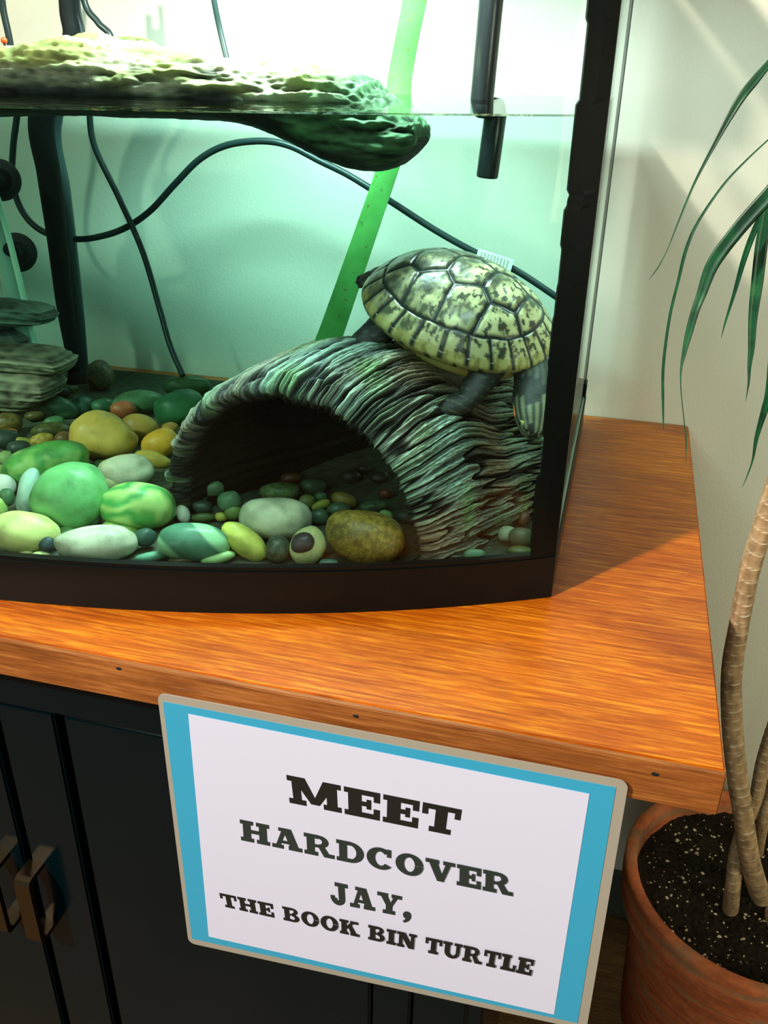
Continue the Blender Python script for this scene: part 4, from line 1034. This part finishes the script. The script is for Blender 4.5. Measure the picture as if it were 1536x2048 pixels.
SZ = RIM - 0.026
def soil():
    nr, na = 70, 220; P = np.zeros((nr, na, 3)); C = np.zeros((nr, na, 3))
    for i in range(nr):
        for j in range(na):
            r = PR * 0.893 * i / (nr - 1); a = 2 * math.pi * j / na; x, y = PC.x + r * math.cos(a), PC.y + r * math.sin(a)
            n = noise.noise(Vector((x * 45, y * 45, 0))) * .004 + noise.noise(Vector((x * 220, y * 220, 3))) * .0022 + noise.noise(Vector((x * 600, y * 600, 3))) * .0010
            P[i, j] = (x, y, SZ + n); k = 0.8 + noise.noise(Vector((x * 300, y * 300, 8))); C[i, j] = (0.030 * k, 0.022 * k, 0.014 * k)
    me = grid_mesh('soil', P, closed_v=True, cols=np.clip(C, 0.002, 1)); o = obj('potting_soil', me, vcol_mat('soil', 0.95, 0.15, (1200, .8, .002)))
    tag(o, 'dark potting soil filling the terracotta pot', 'soil', kind='stuff')
    bm = bmesh.new(); rnd = random.Random(9)
    for k in range(400):
        r = PR * 0.87 * math.sqrt(rnd.random()); a = rnd.random() * 6.283; x, y = PC.x + r * math.cos(a), PC.y + r * math.sin(a)
        n = noise.noise(Vector((x * 45, y * 45, 0))) * .004 + noise.noise(Vector((x * 220, y * 220, 3))) * .0022
        s = 0.0008 + 0.0016 * rnd.random() ** 3
        q = bmesh.ops.create_icosphere(bm, subdivisions=1, radius=s, matrix=Matrix.Translation((x, y, SZ + n + s * .35)) @ Euler((rnd.random() * 3, rnd.random() * 3, 0)).to_matrix().to_4x4() @ Matrix.Diagonal((1.2, .8, .7, 1)))
    p_ = obj('perlite', bm, mat('perlite_white', lin((214, 196, 164)), 0.8), smooth=True); tag(p_, 'white perlite crumbs scattered over the potting soil', 'perlite', kind='stuff')
soil()

# ------------------------------------------------------------------ dracaena
pl = empty('potted_dracaena', (PC.x, PC.y, SZ)); tag(pl, 'tall dracaena with bare ringed stems and long narrow green leaves at right', 'plant')
M['bark'] = vcol_mat('ringed_bark', 0.7, 0.25, (500, 0.3, 0.001))
def stem(name, pts, seed):
    """pts: px, py, width px, y"""
    P = catmull(pts, 40); V = [AY(a, b, y) for a, b, w_, y in P]; R0 = [w_ / 2 / pxscale(v) for (a, b, w_, y), v in zip(P, V)]
    seg = 40; rows = []; cols = []; L = 0; rnd = random.Random(seed)
    T_ = [(V[min(i+1, len(V)-1)] - V[max(i-1, 0)]).normalized() for i in range(len(V))]; u = Vector((1, 0, 0))
    dens = []
    for i in range(len(V) - 1):
        n = max(1, int((V[i+1] - V[i]).length / 0.0010))
        for k in range(n): dens.append((V[i].lerp(V[i+1], k / n), R0[i] * (1 - k / n) + R0[i+1] * k / n, T_[i]))
    pr_ = None
    for (c, r, t_) in dens:
        if pr_ is not None: L += (c - pr_).length
        pr_ = c; u = (u - t_ * u.dot(t_)).normalized(); v = t_.cross(u); row = []; rc = []
        for k in range(seg):
            a = 2 * math.pi * k / seg
            # leaf scars: overlapping crescents, one per leaf, set alternately round the stem
            sp = 0.0105; e = 0
            for off, ph in ((0, 0.9), (0.5, 4.0)):
                q = (L + 0.0045 * math.cos(a - ph) ) / sp + off + 0.18 * math.sin(a * 1 + seed) + 0.25 * noise.noise(Vector((L * 30, off, seed)))
                fr_ = q % 1; vis = 0.35 + 0.65 * max(0, math.cos(a - ph)) ; e = max(e, vis * max(0, 1 - min(fr_, 1 - fr_) / 0.055))
            step = ((L / sp) % 1)
            row.append(c + (u * math.cos(a) + v * math.sin(a)) * (r * (1.0 - 0.03 * step) + 0.0005 * e))
            b0 = Vector((0.42, 0.28, 0.15)) * (0.85 + 0.5 * noise.noise(Vector((L * 60, a * 2, seed)))); b0 = b0.lerp(Vector((0.80, 0.70, 0.52)), e * 1.0)
            rc.append((b0.x, b0.y, b0.z))
        rows.append([tuple(p) for p in row]); cols.append(rc)
    me = grid_mesh(name, np.array(rows), closed_v=True, cols=np.clip(np.array(cols), 0, 1), flip=False)
    bm = bmesh.new(); bm.from_mesh(me); bmesh.ops.holes_fill(bm, edges=[e for e in bm.edges if e.is_boundary]); bmesh.ops.recalc_face_normals(bm, faces=bm.faces); bm.to_mesh(me); bm.free()
    return child(name, me, M['bark'], pl)
zs = lambda px, py: AZ(px, py, SZ).y
stem('stem', [(1560, 1860, 44, zs(1560, 1860)), (1524, 1796, 42, zs(1524, 1796) + .00), (1500, 1720, 40, .27), (1485, 1620, 40, .25), (1473, 1540, 41, .24), (1464, 1440, 41, .23), (1464, 1340, 41, .22), (1480, 1240, 39, .21), (1500, 1140, 40, .20), (1524, 1060, 42, .20), (1556, 960, 44, .20), (1600, 800, 46, .205), (1640, 600, 48, .21), (1655, 420, 48, .22), (1660, 300, 44, .22)], 1)
stem('stem', [(1460, 1822, 32, zs(1460, 1812)), (1466, 1770, 30, .285), (1474, 1700, 28, .29), (1494, 1640, 27, .29), (1513, 1590, 27, .29), (1527, 1520, 27, .29), (1552, 1440, 27, .285), (1600, 1300, 28, .28), (1640, 1100, 28, .28), (1690, 900, 28, .28)], 2)
stem('stem', [(1514, 1704, 24, zs(1514, 1704)), (1524, 1650, 24, .34), (1540, 1590, 24, .34), (1570, 1500, 24, .34), (1640, 1350, 24, .33), (1720, 1150, 24, .33)], 3)
ml = mat('leaf_green', lin((18, 92, 52)), 0.38, spec=0.5); t = NT(ml)
n = t.noise(60, t.coord((1, 1, 1)), 3); t.base(t.ramp(n.outputs[0], [(0.35, lin((5, 58, 38))), (0.6, lin((16, 90, 54))), (0.85, lin((50, 118, 66)))]))
def leaf(pts, y0, y1, name='leaf'):
    P = catmull(pts, 8); bm = bmesh.new(); R_ = []; n = len(P)
    for i, (px, py, w_) in enumerate(P):
        f = i / (n - 1); y = y0 + (y1 - y0) * f; c = AY(px, py, y); hw = max(w_, 0.25) / 2 / pxscale(c)
        q = P[min(i+1, n-1)]; r_ = P[max(i-1, 0)]; d = Vector((q[0] - r_[0], -(q[1] - r_[1]))); d = d.normalized() if d.length else Vector((0, -1)); side = Vector((d.y, 0, -d.x))
        row = []
        for k, (s, dy) in enumerate(((-1, 0.0), (-.5, .10), (0, .22), (.5, .10), (1, 0.0))): row.append(bm.verts.new(c + side * hw * s + Vector((0, dy * hw * 2, 0))))
        for k, (s, dy) in enumerate(((.5, .10), (0, .22), (-.5, .10))): row.append(bm.verts.new(c + side * hw * s + Vector((0, dy * hw * 2 + 0.0005, 0))))
        R_.append(row)
    for i in range(n - 1):
        for k in range(8): bm.faces.new((R_[i][k], R_[i][(k+1) % 8], R_[i+1][(k+1) % 8], R_[i+1][k]))
    bm.faces.new(R_[0][::-1]); bm.faces.new(R_[-1]); bmesh.ops.recalc_face_normals(bm, faces=bm.faces)
    return child(name, bm, ml, pl)
K = (1656, 330)
leaf([(1650, 120, 16), (1600, 80, 22), (1560, 105, 18), (1536, 130, 15), (1508, 163, 18), (1478, 202, 17), (1434, 280, 9), (1389, 366, 5), (1355, 448, 3.2), (1335, 499, 2), (1316, 535, 3), (1297, 560, .5)], .22, .19)
leaf([(1654, 260, 8), (1600, 235, 6), (1565, 255, 4), (1536, 280, 3), (1488, 325, 4), (1444, 373, 5), (1396, 444, 6), (1372, 499, 7), (1356, 564, 6), (1342, 621, 6), (1332, 682, 6), (1326, 743, 6), (1326, 804, 5), (1327, 859, 2)], .22, .19)
leaf([(1652, 300, 18), (1590, 330, 28), (1536, 392, 32), (1478, 457, 30), (1427, 526, 27), (1403, 588, 20), (1391, 620, 17), (1378, 665, 15), (1368, 707, 9), (1362, 741, 4), (1362, 780, 2), (1368, 841, 2), (1372, 877, 3), (1372, 926, .5)], .20, .17)
leaf([(1655, 330, 8), (1580, 360, 10), (1540, 400, 9), (1519, 438, 12), (1492, 506, 12), (1468, 588, 7), (1451, 643, 4), (1442, 677, .5)], .24, .24)
leaf([(1656, 320, 14), (1590, 340, 18), (1545, 390, 21), (1526, 470, 24), (1515, 560, 24), (1506, 633, 18), (1503, 694, 13), (1499, 731, 8), (1497, 768, 4), (1491, 804, .5)], .22, .21)
leaf([(1658, 340, 12), (1610, 380, 16), (1572, 480, 20), (1556, 600, 20), (1547, 700, 18), (1539, 780, 16), (1529, 820, 14), (1520, 850, 11), (1512, 880, 8), (1505, 921, 4), (1493, 955, 2), (1484, 975, .5)], .22, .22)
leaf([(1660, 330, 14), (1720, 280, 22), (1800, 330, 24), (1850, 470, 18), (1870, 640, 6), (1872, 720, .5)], .22, .24)
leaf([(1660, 320, 14), (1690, 200, 22), (1760, 130, 24), (1850, 160, 18), (1930, 260, 6), (1960, 330, .5)], .22, .26)
leaf([(1660, 330, 14), (1700, 380, 20), (1730, 520, 20), (1740, 700, 14), (1736, 840, .5)], .22, .18)
leaf([(1656, 310, 14), (1640, 150, 20), (1600, 0, 20), (1540, -100, 12), (1480, -140, .5)], .22, .24)
